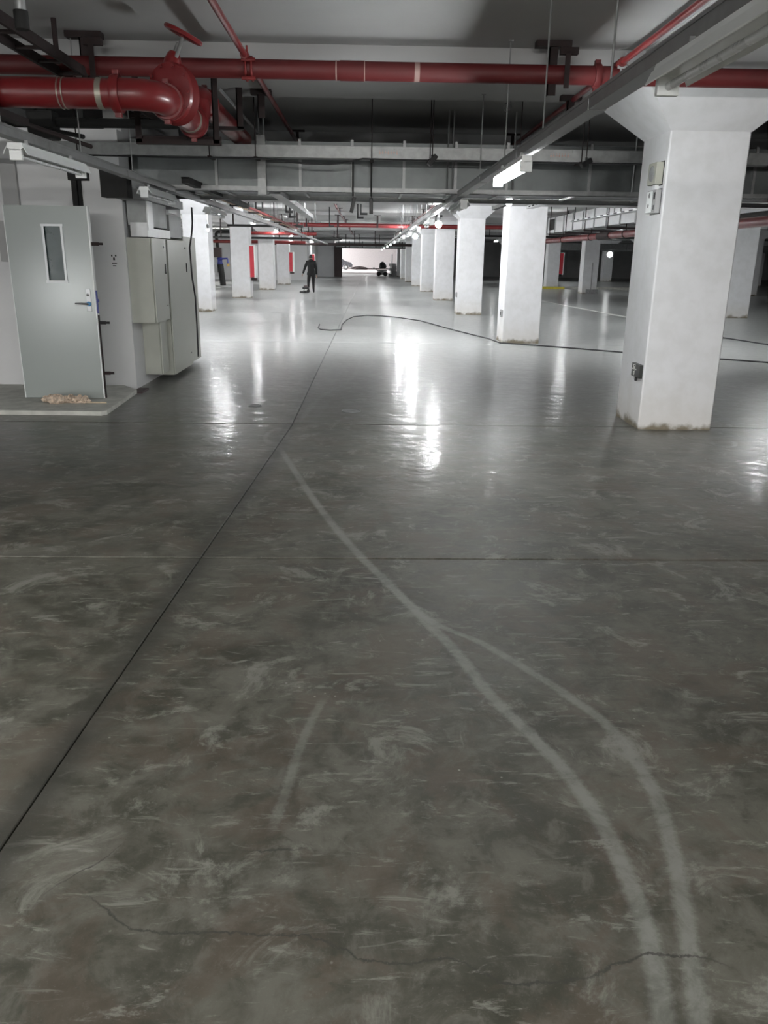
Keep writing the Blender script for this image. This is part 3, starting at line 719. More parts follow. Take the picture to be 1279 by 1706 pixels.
def cross_tube(x0, x1, y, z, label, mt_='tube_strong'):  # tube kept out of view, added only for its light
    t = thing('tube_light', label, 'tube light', ((x0+x1)/2, y, z), 'tubes added out of view for light')
    obj('housing', MB().box(x0, x1, y-.03, y-.005, z-.03, z+.05), 'lamp_white', t)
    obj('tube', MB().tube([(x0+.03, y+.03, z), (x1-.03, y+.03, z)], .022, 12), mt_, t, True)
    for x in (x0, x1-.03): obj('end_cap', MB().box(x, x+.03, y-.01, y+.06, z-.03, z+.03), 'lamp_white', t)
    obj('bracket', MB().box(x0+.2, x0+.24, y-.07, y-.03, z-.02, z+.02).box(x1-.24, x1-.2, y-.07, y-.03, z-.02, z+.02), 'galvanised', t)
for x0_, n_ in ((-2.2, 'left lane'), (.1, 'right lane'), (4.6, 'right bay'), (8.0, 'outer bay')):  # hidden tubes added to brighten columns and floor past the deep beam
    cross_tube(x0_, x0_+1.9, 15.15, 2.62, 'hidden tube added on the rear face of the deep beam, %s' % n_, 'tube_beam')
cross_tube(-5.5, -3.6, 15.3, 2.75, 'tube added out of view behind the plant room to light the left columns')  # hidden tube added to brighten the left column fronts
obj('hanger_rod', MB().tube([(-5.2, 15.28, 2.8), (-5.2, 15.28, ZC)], .006, 6).tube([(-3.9, 15.28, 2.8), (-3.9, 15.28, ZC)], .006, 6), 'galvanised', bpy.data.objects[[o.name for o in bpy.data.objects if o.name.startswith('tube_light') and o.parent is None][-1]])
for x0_, n_ in ((-4.6, 'outer left'), (-2.1, 'left'), (.4, 'right'), (3.9, 'outer right')):  # unseen tubes added to light the near column and beam face
    cross_tube(x0_, x0_+1.9, -8.9, 2.55, 'unseen tube added across the lane far behind the viewer, %s' % n_, 'tube_added')
for k_ in (1, 2, 3, 4):  # hidden tubes added to brighten the slab between beams
    for x0_, n_ in ((-2.2, 'left'), (.2, 'right')):
        cross_tube(x0_, x0_+1.9, Y0+CW/2+PY*k_+HB+.075, 3.195, 'hidden tube added behind a ceiling beam over the lane, %s of the pair, beam %s' % (n_, ordn[k_]))
for i_, (x_, y_) in enumerate(((-7, 90), (-9, 96), (-7, 102), (-10, 107), (-8, 113), (-11, 92))):  # bulbs added behind the walls to brighten the far bay
    round_lamp(x_, y_, 2.75, 'hidden bulb added to brighten the far bay, %s one' % ordn[i_], .33)
for o in [o for o in bpy.data.objects if o.name.startswith('round_lamp')]:
    x, y, z = o.location
    obj('hanger', MB().tube([(x, y, z+.1), (x, y, ceil_z(x, y))], .008, 6), 'galvanised', o)

# ------------------------------------------------------------------ services on the big column
cx0 = ROWX['right']
t = thing('wall_speaker', 'cream square speaker high on the left face of the big column', 'speaker', (cx0, 8.1, 2.27))
obj('housing', MB().box(cx0-.07, cx0, 7.86, 8.08, 2.28, 2.47, .008), 'speaker_cream', t)
obj('rim', MB().box(cx0-.004, cx0, 7.85, 8.09, 2.27, 2.48), 'black_plastic', t)
obj('grille', MB().lathe((cx0-.07, 7.97, 2.375), (-1,0,0), [(0, .07), (.006, .066)], 24), 'sack_grey', t, True)
obj('bracket', MB().box(cx0-.04, cx0, 7.94, 8.0, 2.24, 2.29), 'lamp_white', t)
t = thing('alarm_panel', 'white alarm box with dials below the speaker on the big column', 'alarm box', (cx0, 7.97, 2.02))
obj('housing', MB().box(cx0-.05, cx0, 7.85, 8.10, 2.03, 2.235, .006), 'grey_paint', t)
obj('rim', MB().box(cx0-.003, cx0, 7.84, 8.11, 2.02, 2.245), 'black_plastic', t)
obj('face_plate', MB().box(cx0-.054, cx0-.05, 7.94, 8.09, 2.04, 2.225), 'lamp_white', t)
obj('dial', MB().lathe((cx0-.05, 8.02, 2.19), (-1,0,0), [(0, .025), (.006, .022)], 16), 'sack_grey', t, True)
obj('dial', MB().lathe((cx0-.05, 8.03, 2.10), (-1,0,0), [(0, .02), (.006, .018)], 16), 'sack_grey', t, True)
obj('button', MB().box(cx0-.056, cx0-.05, 7.87, 7.90, 2.15, 2.21), 'black_plastic', t)
obj('button', MB().box(cx0-.056, cx0-.05, 7.88, 7.89, 2.06, 2.10), 'black_plastic', t)
obj('cover_seam', MB().box(cx0-.053, cx0-.05, 7.925, 7.93, 2.04, 2.225), 'sack_grey', t)
t = thing('emergency_light_plate', 'black wall plate with white symbol low on the big column', 'wall plate', (cx0, 7.96, .5))
obj('plate', MB().box(cx0-.035, cx0, 7.82, 8.06, .50, .63, .004), 'plate_black', t)
pm = MB(); xf = cx0-.037
pm.box(xf, xf+.002, 7.955, 7.961, .555, .62).box(xf, xf+.002, 7.999, 8.005, .555, .62).box(xf, xf+.002, 7.955, 8.005, .614, .62).box(xf, xf+.002, 7.974, 7.986, .570, .598)
pm.box(xf, xf+.002, 8.02, 8.045, .568, .578).box(xf, xf+.002, 7.915, 7.94, .568, .578).box(xf, xf+.002, 7.965, 7.97, .515, .55).box(xf, xf+.002, 7.985, 7.99, .515, .55).box(xf, xf+.002, 7.955, 8.0, .545, .551)
obj('symbol', pm, 'line_white', t)
obj('plug', MB().box(cx0-.03, cx0-.01, 7.93, 7.96, .46, .505, .005), 'black_plastic', t)
for k, nm in ((1, 'bright second column'), (2, 'third column')):
    y = Y0+PY*k
    t = thing('wall_plate', 'small grey wall plate low on the left face of the %s' % nm, 'wall plate', (cx0, y+.1, .5))
    obj('plate', MB().box(cx0-.03, cx0, y+.08, y+.30, .50, .64, .004), 'sack_grey', t)
    obj('plug', MB().box(cx0-.036, cx0-.03, y+.15, y+.22, .54, .60), 'black_plastic', t)

# ------------------------------------------------------------------ plant room door, pad and rag
t = thing('door_sill_pad', 'flat pale mortar pad under the open grey door', 'pad', (-6, 9.1, 0))
obj('pad_slab', MB().prism([(-5.68, 8.28), (-2.74, 8.24), (-2.70, 8.30), (-2.76, 9.66), (-3.0, 9.99), (-5.68, 9.99)], 'z', 0, .045), 'plaster_pad', t)
obj('edge_strip', MB().box(-2.82, -2.70, 9.66, 9.98, 0, .02), 'dark_brown', t)
dy = 9.0
t = thing('door_1', 'grey-green steel door leaf with narrow window, standing open', 'door', (-3.4, dy, .05))
DX0, DX1, DZ0, DZ1 = -3.81, -2.945, .052, 2.075
fr = MB()
wx0, wx1, wz0, wz1 = -3.42, -3.225, 1.31, 1.88
fr.box(DX0, DX1, dy, dy+.05, DZ0, wz0).box(DX0, DX1, dy, dy+.05, wz1, DZ1).box(DX0, wx0, dy, dy+.05, wz0, wz1).box(wx1, DX1, dy, dy+.05, wz0, wz1)
obj('leaf', fr, 'door_grey', t)
obj('edge_trim', MB().box(DX1, DX1+.012, dy-.004, dy+.054, DZ0, DZ1).box(DX0-.008, DX0, dy-.004, dy+.054, DZ0, DZ1), 'lamp_white', t)
wf = obj('window_frame', MB().box(wx0-.012, wx0+.012, dy-.010, dy, wz0-.01, wz1+.01).box(wx1-.012, wx1+.012, dy-.010, dy, wz0-.01, wz1+.01).box(wx0-.02, wx1+.02, dy-.012, dy, wz1-.010, wz1+.014).box(wx0-.02, wx1+.02, dy-.012, dy, wz0-.014, wz0+.012), 'galvanised_bright', t)
obj('pane', MB().box(wx0, wx1, dy+.018, dy+.03, wz0, wz1), 'door_glass', wf)
hp = obj('lock_plate', MB().box(-3.032, -2.985, dy-.010, dy, 1.0, 1.24, .004), 'galvanised_bright', t)
obj('cylinder', MB().lathe((-3.008, dy-.01, 1.175), (0,-1,0), [(0, .016), (.02, .014), (.024, .008)], 16), 'chrome', hp, True)
lv = obj('lever_handle', MB().tube([(-3.008, dy-.01, 1.08), (-3.008, dy-.055, 1.08), (-3.02, dy-.062, 1.08), (-3.07, dy-.062, 1.083), (-3.14, dy-.058, 1.085)], [.011, .011, .012, .011, .008], 12), 'chrome', t, True)
obj('rose', MB().lathe((-3.008, dy-.01, 1.08), (0,-1,0), [(0, .026), (.014, .024)], 18), 'blue_plastic', lv, True)
obj('latch', MB().box(DX1+.012, DX1+.022, dy+.01, dy+.04, .98, 1.22).box(DX1+.012, DX1+.036, dy+.015, dy+.035, 1.10, 1.13), 'blue_valve', t)
obj('edge_trim', MB().box(DX1+.012, DX1+.02, dy+.012, dy+.05, DZ0, .96), 'rust_steel', t)
for z, mt_ in ((1.70, 'rust_steel'), (.88, 'black_steel'), (.33, 'rust_steel')):
    obj('anchor_strap', MB().box(DX1, DX1+.09, dy+.02, dy+.03, z-.018, z+.018).box(DX1+.06, DX1+.13, dy+.018, dy+.034, z-.012, z+.014), mt_, t)
# rag heap
import random as rnd
rg = MB(); rnd.seed(3)
def rag(cx, cy, cz, sx, sy, sz, n=18, mrow=9, seed=0):
    rs = random.Random(seed); ph = [rs.uniform(0, 6.28) for _ in range(6)]
    vs_ = []; fs = []
    for i in range(mrow+1):
        th = PI*i/mrow
        for j in range(n):
            g = 2*PI*j/n
            r = 1 + .16*math.sin(3*g+ph[0]+th*2) + .12*math.sin(7*g+ph[1]) + .10*math.sin(5*th+4*g+ph[2])
            z = cz + sz*math.cos(th)*(1+.25*math.sin(5*g+ph[3]))
            vs_.append((cx+sx*math.sin(th)*math.cos(g)*r, cy+sy*math.sin(th)*math.sin(g)*r, max(z, cz-sz*.6)))
    for i in range(mrow):
        for j in range(n):
            j2 = (j+1) % n; fs.append((i*n+j, i*n+j2, (i+1)*n+j2, (i+1)*n+j))
    return vs_, fs
for a in ((-3.36, 8.70, .078, .10, .07, .055, 26, 12, 1), (-3.22, 8.76, .068, .13, .06, .04, 26, 12, 2), (-3.08, 8.75, .062, .07, .04, .03, 22, 10, 3), (-3.45, 8.78, .062, .06, .05, .03, 22, 10, 4)):
    rg.add(*rag(*a))
for q in range(9): rg.add(*rag(-3.48+.052*q, 8.70+.02*(q%3), .085+.012*(q%2), .035, .05, .035, 16, 8, 20+q))
tag(obj('rag_heap', rg, 'cloth', None, True), 'crumpled dirty beige rag lying at the foot of the grey door', 'rag')
tag(obj('wooden_stick', MB().rbox(-2.94, 8.72, .053, .22, .016, .014, (0, 0, -.03), .002), 'wood'), 'thin pale stick lying on the pad beside the rag', 'stick')
# small marks on the front wall
tag(obj('wall_marking', MB().box(-3.03, -3.015, 9.996, 10.0, 1.57, 1.59).box(-2.985, -2.97, 9.996, 10.0, 1.57, 1.59).box(-3.01, -2.99, 9.996, 10.0, 1.53, 1.56).box(-3.03, -2.97, 9.996, 10.0, 1.49, 1.50).box(-3.02, -2.98, 9.996, 10.0, 1.46, 1.47), 'black_steel'), 'tiny black stencil marks on the wall right of the door', 'marking')
# dark uprights between door top and duct
t = thing('cable_riser', 'dark vertical channel on the wall above the grey door', 'channel', (-3.3, 9.95, 2.1))
obj('channel', MB().box(-3.40, -3.34, 9.94, 10.0, 2.0, 2.62).box(-3.33, -3.30, 9.96, 10.0, 2.0, 2.62), 'black_steel', t)
obj('box', MB().box(-3.42, -3.20, 9.90, 10.0, 2.40, 2.52, .005), 'black_steel', t)
t = thing('switch_box', 'grey box with conduit on the shaded wall left of the door', 'switch box', (-4.1, 9.93, 1.5))
obj('housing', MB().box(-4.28, -4.06, 9.88, 10.0, 1.50, 1.95, .008), 'grey_paint', t)
obj('conduit', MB().box(-4.20, -4.02, 9.95, 10.0, 1.95, 2.62), 'grey_paint', t)

# ------------------------------------------------------------------ cabinets on the flank wall
def cabinet(y0, y1, z0, z1, label, x1=-2.55, handle=True):
    t = thing('electrical_cabinet', label, 'cabinet', (-2.85, y0, z0), 'grey electrical cabinets beside the door')
    obj('body', MB().box(-2.85, x1-.022, y0, y1, z0, z1, .004), 'cabinet_grey', t)
    d = obj('cabinet_door', MB().box(x1-.018, x1, y0+.004, y1-.004, z0+.004, z1-.004, .004), 'cabinet_grey', t)
    if handle:
        obj('handle', MB().box(x1, x1+.012, y1-.12, y1-.095, z1-.42, z1-.30, .003), 'black_plastic', d)
        obj('lock', MB().lathe((x1, y1-.14, z1-.10), (1,0,0), [(0, .014), (.012, .011)], 12), 'chrome', d)
        obj('lock', MB().lathe((x1, y1-.11, z0+.18), (1,0,0), [(0, .010), (.010, .008)], 12), 'chrome', d)
    return t
cabinet(9.98+.06, 10.72, .80, 1.79, 'upper grey wall cabinet nearest the door, its flank facing us')
cabinet(10.85, 12.0, .06, 1.79, 'tall grey cabinet behind the wall cabinet, reaching near the floor', -2.56)
tag(obj('gap_shade_strip', MB().box(-2.85, -2.60, 10.735, 10.835, .82, 1.78), 'black_steel'), 'black strip standing in for the shaded gap between the two grey cabinets', 'channel')  # black strip put in for the shade between the cabinets
cabinet(10.45, 10.79, .12, .79, 'low grey cover box under the wall cabinet', -2.62, False)
t = thing('cable_trunk_riser', 'bright bent sheet-metal trunking stepping down onto the cabinets', 'trunking', (-2.75, 10.4, 1.8))
obj('riser', MB().box(-2.83, -2.60, 10.10, 10.30, 1.93, 2.42), 'sheet_dull', t)
obj('front_cover', MB().box(-2.60, -2.585, 10.08, 10.32, 1.88, 2.36), 'galvanised_bright', t)
obj('elbow_piece', MB().prism([(10.08, 1.80), (10.32, 1.80), (11.2, 1.80), (11.2, 1.90), (10.36, 1.90), (10.30, 1.96), (10.08, 1.96)], 'x', -2.80, -2.595), 'galvanised_bright', t)
obj('box_section', MB().box(-2.83, -2.62, 10.34, 11.15, 1.92, 2.26), 'sheet_dull', t)
obj('box_section', MB().box(-2.80, -2.60, 11.2, 11.9, 1.82, 2.10), 'sheet_dull', t)
obj('upper_run', MB().box(-2.84, -2.56, 9.4, 11.9, 2.20, 2.30), 'sheet_dull', t)
obj('upper_run_end', MB().box(-2.84, -2.56, 9.2, 9.4, 2.18, 2.45), 'black_steel', t)
obj('cross_strap', MB().box(-2.60, -2.585, 11.15, 11.6, 2.12, 2.16), 'lamp_white', t)
tag(obj('flex_cable', MB().tube([(-2.52, 12.3, 2.25), (-2.50, 12.2, 2.05), (-2.55, 12.35, 1.9), (-2.56, 12.2, 1.7), (-2.56, 12.25, 1.3), (-2.55, 12.35, 1.0), (-2.56, 12.4, .5), (-2.57, 12.42, .12)], .012, 8), 'cable_black', None, True),
    'black cable hanging down at the far edge of the tall cabinet', 'cable')
tag(obj('end_cabinet', MB().box(-2.85, -2.62, 12.05, 12.9, .06, 1.85, .004), 'cabinet_grey'), 'narrow pale end cabinet past the tall cabinet on the left wall', 'cabinet')

# ------------------------------------------------------------------ red hose panels on columns
def red_panel(x, y, z0, z1, label, dx=.03, w_=.70):
    t = thing('hydrant_panel', label, 'hydrant panel', (x, y, z0), 'red hydrant panels on columns')
    obj('panel', MB().box(x, x+dx, y, y+w_, z0, z1, .004), 'red_panel', t)
    obj('frame', MB().box(x+dx, x+dx+.05, y-.01, y+w_+.01, z0-.03, z1+.03).box(x, x+dx, y+.02, y+w_, z1, z1+.04), 'lamp_white', t)
    obj('foot', MB().box(x, x+dx+.04, y+.3, y+.5, z0-.14, z0-.02, .01), 'dark_brown', t)
red_panel(-4.604, Y0+PY*3+.02, .80, 1.97, 'red hydrant panel on the nearer left column', .17)
red_panel(-4.604, Y0+PY*5+.02, .75, 1.83, 'red hydrant panel on the farther left column', .20)
red_panel(ROWX['east']+CW, Y0+PY*5+.05, .80, 2.0, 'dark red hydrant panel on a distant column at right', .22, .2)
red_panel(-4.15, 62.5, .9, 1.75, 'small dark red panel on the wall behind the person', .25, .4)

# ------------------------------------------------------------------ standpipe with blue valve on the left
t = thing('standpipe', 'dark standpipe with blue valve and grey box by the left wall', 'standpipe', (-7.75, 45, 0))
obj('lower_pipe', MB().tube([(-7.75, 45, 0), (-7.85, 45, 1.15)], .16, 16), 'black_steel', t, True)
obj('upper_pipe', MB().tube([(-7.90, 45, 1.6), (-8.0, 45, 2.55), (-8.0, 45, 2.70), (-7.9, 45, 2.80), (-6.9, 45, 2.80)], .085, 12), 'black_steel', t, True)
obj('motor', MB().box(-8.20, -7.75, 44.8, 45.1, 1.5, 2.0, .03), 'dark_brown', t)
obj('valve', MB().lathe((-7.87, 45, 1.12), (0,0,1), [(0, .10), (.05, .17), (.15, .13), (.25, .13), (.33, .18), (.40, .10)], 16).tube([(-7.87, 44.9, 1.42), (-7.45, 44.9, 1.45), (-7.42, 44.9, 1.2)], .05, 10), 'blue_valve', t, True)
obj('gauge', MB().lathe((-7.42, 44.95, 1.12), (0,-1,0), [(0, .08), (.05, .08)], 16), 'brass', t)
obj('meter_box', MB().box(-8.45, -8.0, 44.85, 45.15, .72, 1.15, .02), 'grey_paint', t)
obj('clip', MB().tube([(-8.0, 45, 2.3), (-8.5, 45, 2.3)], .03, 8).tube([(-8.0, 45, 1.72), (-8.4, 45, 1.72)], .03, 8), 'black_steel', t)
obj('flange', MB().tube([(-7.75, 45, 0), (-7.75, 45, .06)], .42, 16), 'grey_paint', t)

# ------------------------------------------------------------------ services further down the lane
t = thing('fire_main_pipe', 'thin-looking red main crossing the ceiling far down the lane', 'pipe', (0, 32.3, 2.7))
obj('pipe', MB().tube([(-3.3, 32.3, 2.76), (9, 32.3, 2.76)], .08, 14), 'red_paint', t, True)
obj('drop_pipe', MB().tube([(-3.05, 32.3, 2.80), (-3.05, 32.3, 2.45)], .10, 14), 'red_paint', t, True)
for x in (-3.2, -2.3, -1.1, .4, 1.75, 2.3):
    obj('hanger', MB().box(x-.03, x+.03, 32.2, 32.23, 2.68, ZB).box(x-.12, x+.12, 32.15, 32.3, ZB-.02, ZC if False else ZB), 'rust_steel', t)
for i, (y, z, x0, x1, mt_, r, lb) in enumerate([(28.0, 2.55, -4.6, -2.1, 'black_steel', .04, 'black pipe stub crossing behind the left trunking'),
        (37.0, 2.55, -5.2, -2.2, 'dark_red_paint', .07, 'dark red pipe crossing above the left columns'),
        (40.2, 2.42, -8.5, -1.2, 'black_steel', .05, 'long black pipe crossing behind the left columns'),
        (44.0, 2.30, -8.5, -3.2, 'dark_red_paint', .08, 'brownish red pipe crossing lower behind the left columns'),
        (52.0, 2.35, -6.0, 4.5, 'rust_steel', .08, 'dark pipe crossing above the person'),
        (60.0, 2.45, -2.2, 4.0, 'black_steel', .07, 'upper rail of the dark frame above the far opening')]):
    t = thing('cross_pipe', lb, 'pipe', ((x0+x1)/2, y, z-r), 'pipes crossing the far lane')
    obj('pipe', MB().tube([(x0, y, z), (x1, y, z)], r, 12), mt_, t, True)
    n = max(2, int((x1-x0)/1.1))
    for j in range(n):
        x = x0+.2+(x1-x0-.4)*j/(n-1)
        zt = ZB if any(abs(y-yb) < HB for yb in ybs) else ZC
        obj('hanger', MB().box(x-.025, x+.025, y-.012, y+.012, z, zt), 'rust_steel', t)
t = thing('far_duct', 'dark ribbed duct crossing above the bright far opening', 'duct', (1, 60, 2.3))
xs = [-2.2+.95*i for i in range(8)]
for a, b in zip(xs[:-1], xs[1:]):
    obj('duct_section', MB().box(a+.01, b-.01, 60.3, 61.3, 2.30, 2.66), 'duct_steel', t)
    obj('flange', MB().box(b-.03, b+.03, 60.25, 61.35, 2.26, 2.70), 'black_steel', t)
obj('support_channel', MB().box(-2.3, 4.6, 60.2, 60.3, 2.22, 2.29), 'black_steel', t)
obj('hanger_rod', MB().tube([(-1.5, 60.25, 2.25), (-1.5, 60.25, ZC)], .03, 6).tube([(3.5, 60.25, 2.25), (3.5, 60.25, ZC)], .03, 6), 'black_steel', t)
# far T hangers cluster left of centre
for i, (x, y) in enumerate([(-2.6, 20.0), (-1.95, 20.6), (-2.75, 22.5), (-2.1, 23.2), (-3.3, 18.6), (-1.6, 26.4), (-2.3, 27.0), (-1.3, 29.5), (-.15, 21.0), (-.25, 23.0), (1.75, 21.5), (2.0, 24.6)]):
    t = thing('drop_hanger', 'short dark hanger strut below the far ceiling, %s of the cluster' % ['leftmost low','second low','third','fourth','outermost left','sixth','seventh','farthest','centre front','centre rear','right front','right rear'][i], 'hanger', (x, y, 2.6), 'hanger struts below the far ceiling')
    zt = ZB if any(abs(y-yb) < HB for yb in ybs) else ZC
    obj('strut', MB().box(x-.02, x+.02, y-.02, y+.02, 2.62, zt), 'black_steel', t)
    obj('foot', MB().box(x-.02, x+.16, y-.02, y+.02, 2.60, 2.65), 'black_steel', t)
t = thing('conduit_bundle', 'reddish copper-coloured conduit running beside the left trunking', 'conduit', (-2.1, 13, 2.42))
for x, z in ((-2.18, 2.46), (-2.12, 2.42), (-2.24, 2.42)):
    obj('conduit', MB().tube([(x, 11.8, z), (x, 26, z)], .018, 8), 'dark_red_paint' if x > -2.2 else 'cardboard', t, True)
for y in (14.2, 16.4, 18.6, 20.8):
    obj('hanger', MB().box(-2.28, -2.26, y, y+.03, 2.40, ZC if y > 15.1 and abs(y-16.55) > .8 else 2.5 if y < 15.1 else ZB).box(-2.28, -2.08, y, y+.03, 2.38, 2.40), 'black_steel', t)

# right-hand bay: long bright duct, red pipe, cables
t = thing('side_air_duct', 'bright silver duct receding between the columns on the right', 'duct', (5.75, 20, 2.3))
ys = [16.2+1.05*i for i in range(10)]
for a, b in zip(ys[:-1], ys[1:]):
    obj('duct_section', MB().box(5.50, 6.5, a+.004, b-.004, 2.37, 2.80), 'galvanised_bright', t)
    obj('flange', MB().box(5.475, 6.525, b-.02, b+.02, 2.345, 2.825), 'galvanised', t)
obj('grille', MB().box(5.47, 5.50, 24.6, 25.3, 2.45, 2.75), 'black_steel', t)
for y in (17, 19, 21, 23, 25): obj('hanger', MB().box(5.42, 6.6, y, y+.04, 2.29, 2.33).tube([(5.44, y+.02, 2.3), (5.44, y+.02, ZB)], .012, 6), 'rust_steel', t)
t = thing('side_red_pipe', 'red pipe running away under the silver duct on the right', 'pipe', (5.62, 18, 2.1))
obj('pipe', MB().tube([(5.62, 8.5, 2.16), (5.62, 34, 2.16)], .075, 18), 'red_paint', t, True)
for y in (12.9, 15.6, 18.2, 21, 24): 
    obj('clamp', MB().tube([(5.62, y, 2.16), (5.62, y+.06, 2.16)], .085, 16).tube([(5.62, y+.03, 2.2), (5.62, y+.03, 2.45)], .012, 6), 'rust_steel', t)
obj('sleeve', MB().tube([(5.62, 19.3, 2.16), (5.62, 20.3, 2.16)], .09, 18), 'rust_steel', t, True)
t = thing('black_water_pipe', 'black pipe above the red pipe at the right edge', 'pipe', (6.0, 14, 2.3))
obj('pipe', MB().tube([(6.0, 8.5, 2.30), (6.0, 18, 2.30)], .05, 12), 'black_steel', t, True)
t = thing('side_cable_tray', 'perforated pale tray climbing above the silver duct on the right', 'cable tray', (5.2, 18, 2.6))
obj('tray_bed', MB().box(4.55, 4.70, 11.6, 19.0, 2.42, 2.45), 'galvanised_bright', t)
for i in range(16): obj('slot', MB().box(4.545, 4.55, 11.8+.45*i, 12.0+.45*i, 2.425, 2.445), 'black_steel', t)
for y in (11.9, 15.8, 18.8): obj('hanger_rod', MB().tube([(4.62, y, 2.45), (4.62, y, ZB if y > 15.1 else 2.5 if y > 12.1 else ZC)], .01, 6), 'black_steel', t)
for i, (y, x0, x1) in enumerate([(26.5, 6.9, 11.), (29.5, 6.6, 12.), (36., 6., 16.), (44., 6., 22.)]):
    t = thing('side_conduit', 'dark conduit crossing high in the right bay, %s from the silver duct' % ordn[i], 'conduit', ((x0+x1)/2, y, 2.7), 'dark conduits crossing the right bay')
    obj('conduit', MB().tube([(x0, y, 2.75), (x1, y, 2.75)], .05, 8), 'black_steel', t, True)
    obj('hanger', MB().box(x0+.4, x0+.44, y-.02, y+.02, 2.75, ceil_z(x0+.42, y)).box(x1-.4, x1-.36, y-.02, y+.02, 2.75, ceil_z(x1-.38, y)), 'black_steel', t)
t = thing('side_air_duct', 'low pale duct far behind the silver duct on the right', 'duct', (20, 52, 2.1))
for i in range(9): obj('duct_section', MB().box(9+2.4*i, 11.38+2.4*i, 52, 52.8, 2.25, 2.62), 'galvanised', t)
obj('support_channel', MB().box(9, 30.6, 51.9, 52.0, 2.18, 2.24), 'galvanised', t)

# ------------------------------------------------------------------ floor items
tag(obj('power_cable', MB().tube([(-1.15, 20.2, .012), (-1.13, 19.2, .012), (-1.05, 18.75, .012), (-.82, 18.57, .012), (-.58, 18.7, .012), (-.60, 20.2, .012), (-.52, 21.8, .012), (-.36, 23.0, .012), (0.0, 23.6, .012), (.4, 23.5, .012), (.9, 22.9, .012), (1.44, 21.8, .012), (2.08, 18.9, .012), (2.57, 16.95, .012), (2.67, 16.14, .012), (3.0, 15.95, .012), (3.9, 15.3, .012), (4.9, 14.5, .012), (6.2, 13.73, .012), (7.4, 12.9, .012), (9.5, 11.6, .012)], .013, 8), 'cable_black', None, True),
    'long black power cable curving across the polished floor round the second column', 'cable')
tag(obj('power_cable', MB().tube([(6.9, 20.5, .012), (7.5, 18.9, .012), (7.95, 17.6, .012), (8.3, 16.0, .012), (9.0, 14.2, .012)], .014, 8), 'cable_black', None, True),
    'second black cable on the floor at the right edge', 'cable')
def cover(x, y, r, label):
    t = thing('drain_cover', label, 'drain cover', (x, y, 0), 'round floor covers')
    obj('rim', MB().torus((x, y, .001), (0,0,1), r, .007, 32, 6), 'galvanised', t, True)
    obj('lid', MB().lathe((x, y, 0), (0,0,1), [(0, r-.01), (.004, r-.012)], 32), 'sack_grey', t)
cover(-.16, 8.63, .10, 'round metal floor cover just beyond the cross joint')
cover(-1.24, 8.9, .07, 'smaller faint floor cover left of the round metal one')
tag(obj('parking_line', MB().prism([(7.1, 33.6), (7.22, 33.6), (7.9, 24.), (7.76, 24.)], 'z', 0, .003), 'line_white'), 'white painted line on the floor in the right bay', 'floor line')
tag(obj('parking_line', MB().box(11.0, 15.5, 47.1, 47.22, 0, .003), 'line_white'), 'white painted line along the distant kerb', 'floor line')
t = thing('leaning_board', 'pale notice board standing at the foot of a distant right column', 'board', (11.1, 41.2, 0))
obj('board', MB().box(11.0, 11.6, 41.25, 41.30, 0, .22), 'sack_grey', t)
obj('pole', MB().tube([(11.25, 41.3, .1), (11.25, 41.35, 1.5)], .02, 8), 'sack_grey', t)

# ------------------------------------------------------------------ car and clutter in the far bay
def car(x, y, label):
    t = thing('parked_car', label, 'car', (x, y, .1))
    z = .10
    prof = [(-2.1,.35),(-2.12,.75),(-1.95,.95),(-1.25,1.02),(-.55,1.42),(.55,1.45),(1.25,1.05),(1.95,.88),(2.12,.65),(2.12,.35),(1.75,.3),(1.6,.55),(1.3,.66),(1.0,.55),(.88,.3),(-.88,.3),(-1.0,.55),(-1.3,.66),(-1.6,.55),(-1.75,.3)]
    obj('body', MB().prism([(x+a, z+b) for a, b in prof], 'y', y-.85, y+.85), 'car_body', t)
    obj('side_window', MB().prism([(x-1.08, z+1.03), (x-.50, z+1.36), (x+.50, z+1.38), (x+1.08, z+1.05)], 'y', y-.862, y+.862), 'car_glass', t)
    obj('pillar', MB().box(x-.03, x+.03, y-.87, y+.87, z+1.03, z+1.38), 'car_body', t)
    for sx in (-1.3, 1.3):
        for sy in (-.85, .65):
            wz = obj('wheel', MB().lathe((x+sx, y+sy, z+.32), (0,1,0), [(0, .28), (.03, .32), (.17, .32), (.20, .28)], 20), 'tyre', t, True)
            obj('hub_cap', MB().lathe((x+sx, y+sy-.005, z+.32), (0,1,0), [(0, .18), (.21, .18)], 16), 'galvanised', wz, True)
    obj('head_lamp', MB().box(x+1.95, x+2.13, y-.82, y-.5, z+.68, z+.82, .01), 'lamp_white', t)
    obj('mirror', MB().box(x+.75, x+.95, y-1.0, y-.85, z+1.0, z+1.13, .02), 'car_body', t)
car(-3.9, 105., 'dark car parked in the bright far bay beside the brown post')
tag(obj('rubble_heap', MB().add(*rag(-.9, 108, .25, 1.1, .7, .2, 26, 10, 9)), 'dark_brown', None, True), 'low dark heap against the far wall right of the car', 'heap')
t = thing('garden_cart', 'small cart with dark round bundle standing at the far end', 'cart', (1.6, 76, 0))
obj('bundle', MB().add(*rag(1.45, 76, .85, .30, .28, .33, 22, 12, 5)), 'black_plastic', t, True)
obj('tray', MB().box(.95, 1.85, 75.7, 76.3, .40, .55, .02), 'sack_grey', t)
for x in (1.1, 1.7): obj('wheel', MB().lathe((x, 75.65, .2), (0,1,0), [(0, .17), (.02, .2), (.08, .2), (.10, .17)], 16), 'tyre', t, True)
obj('leg', MB().box(1.2, 1.6, 75.8, 76.2, .1, .42), 'sack_grey', t)
obj('handle', MB().tube([(.95, 76, .5), (.65, 76, .75), (.5, 76, .6)], .04, 8), 'sack_grey', t)
t = thing('stacked_sacks', 'grey stacked sacks with an upright pole beside the far cart', 'sacks', (2.4, 76, 0))
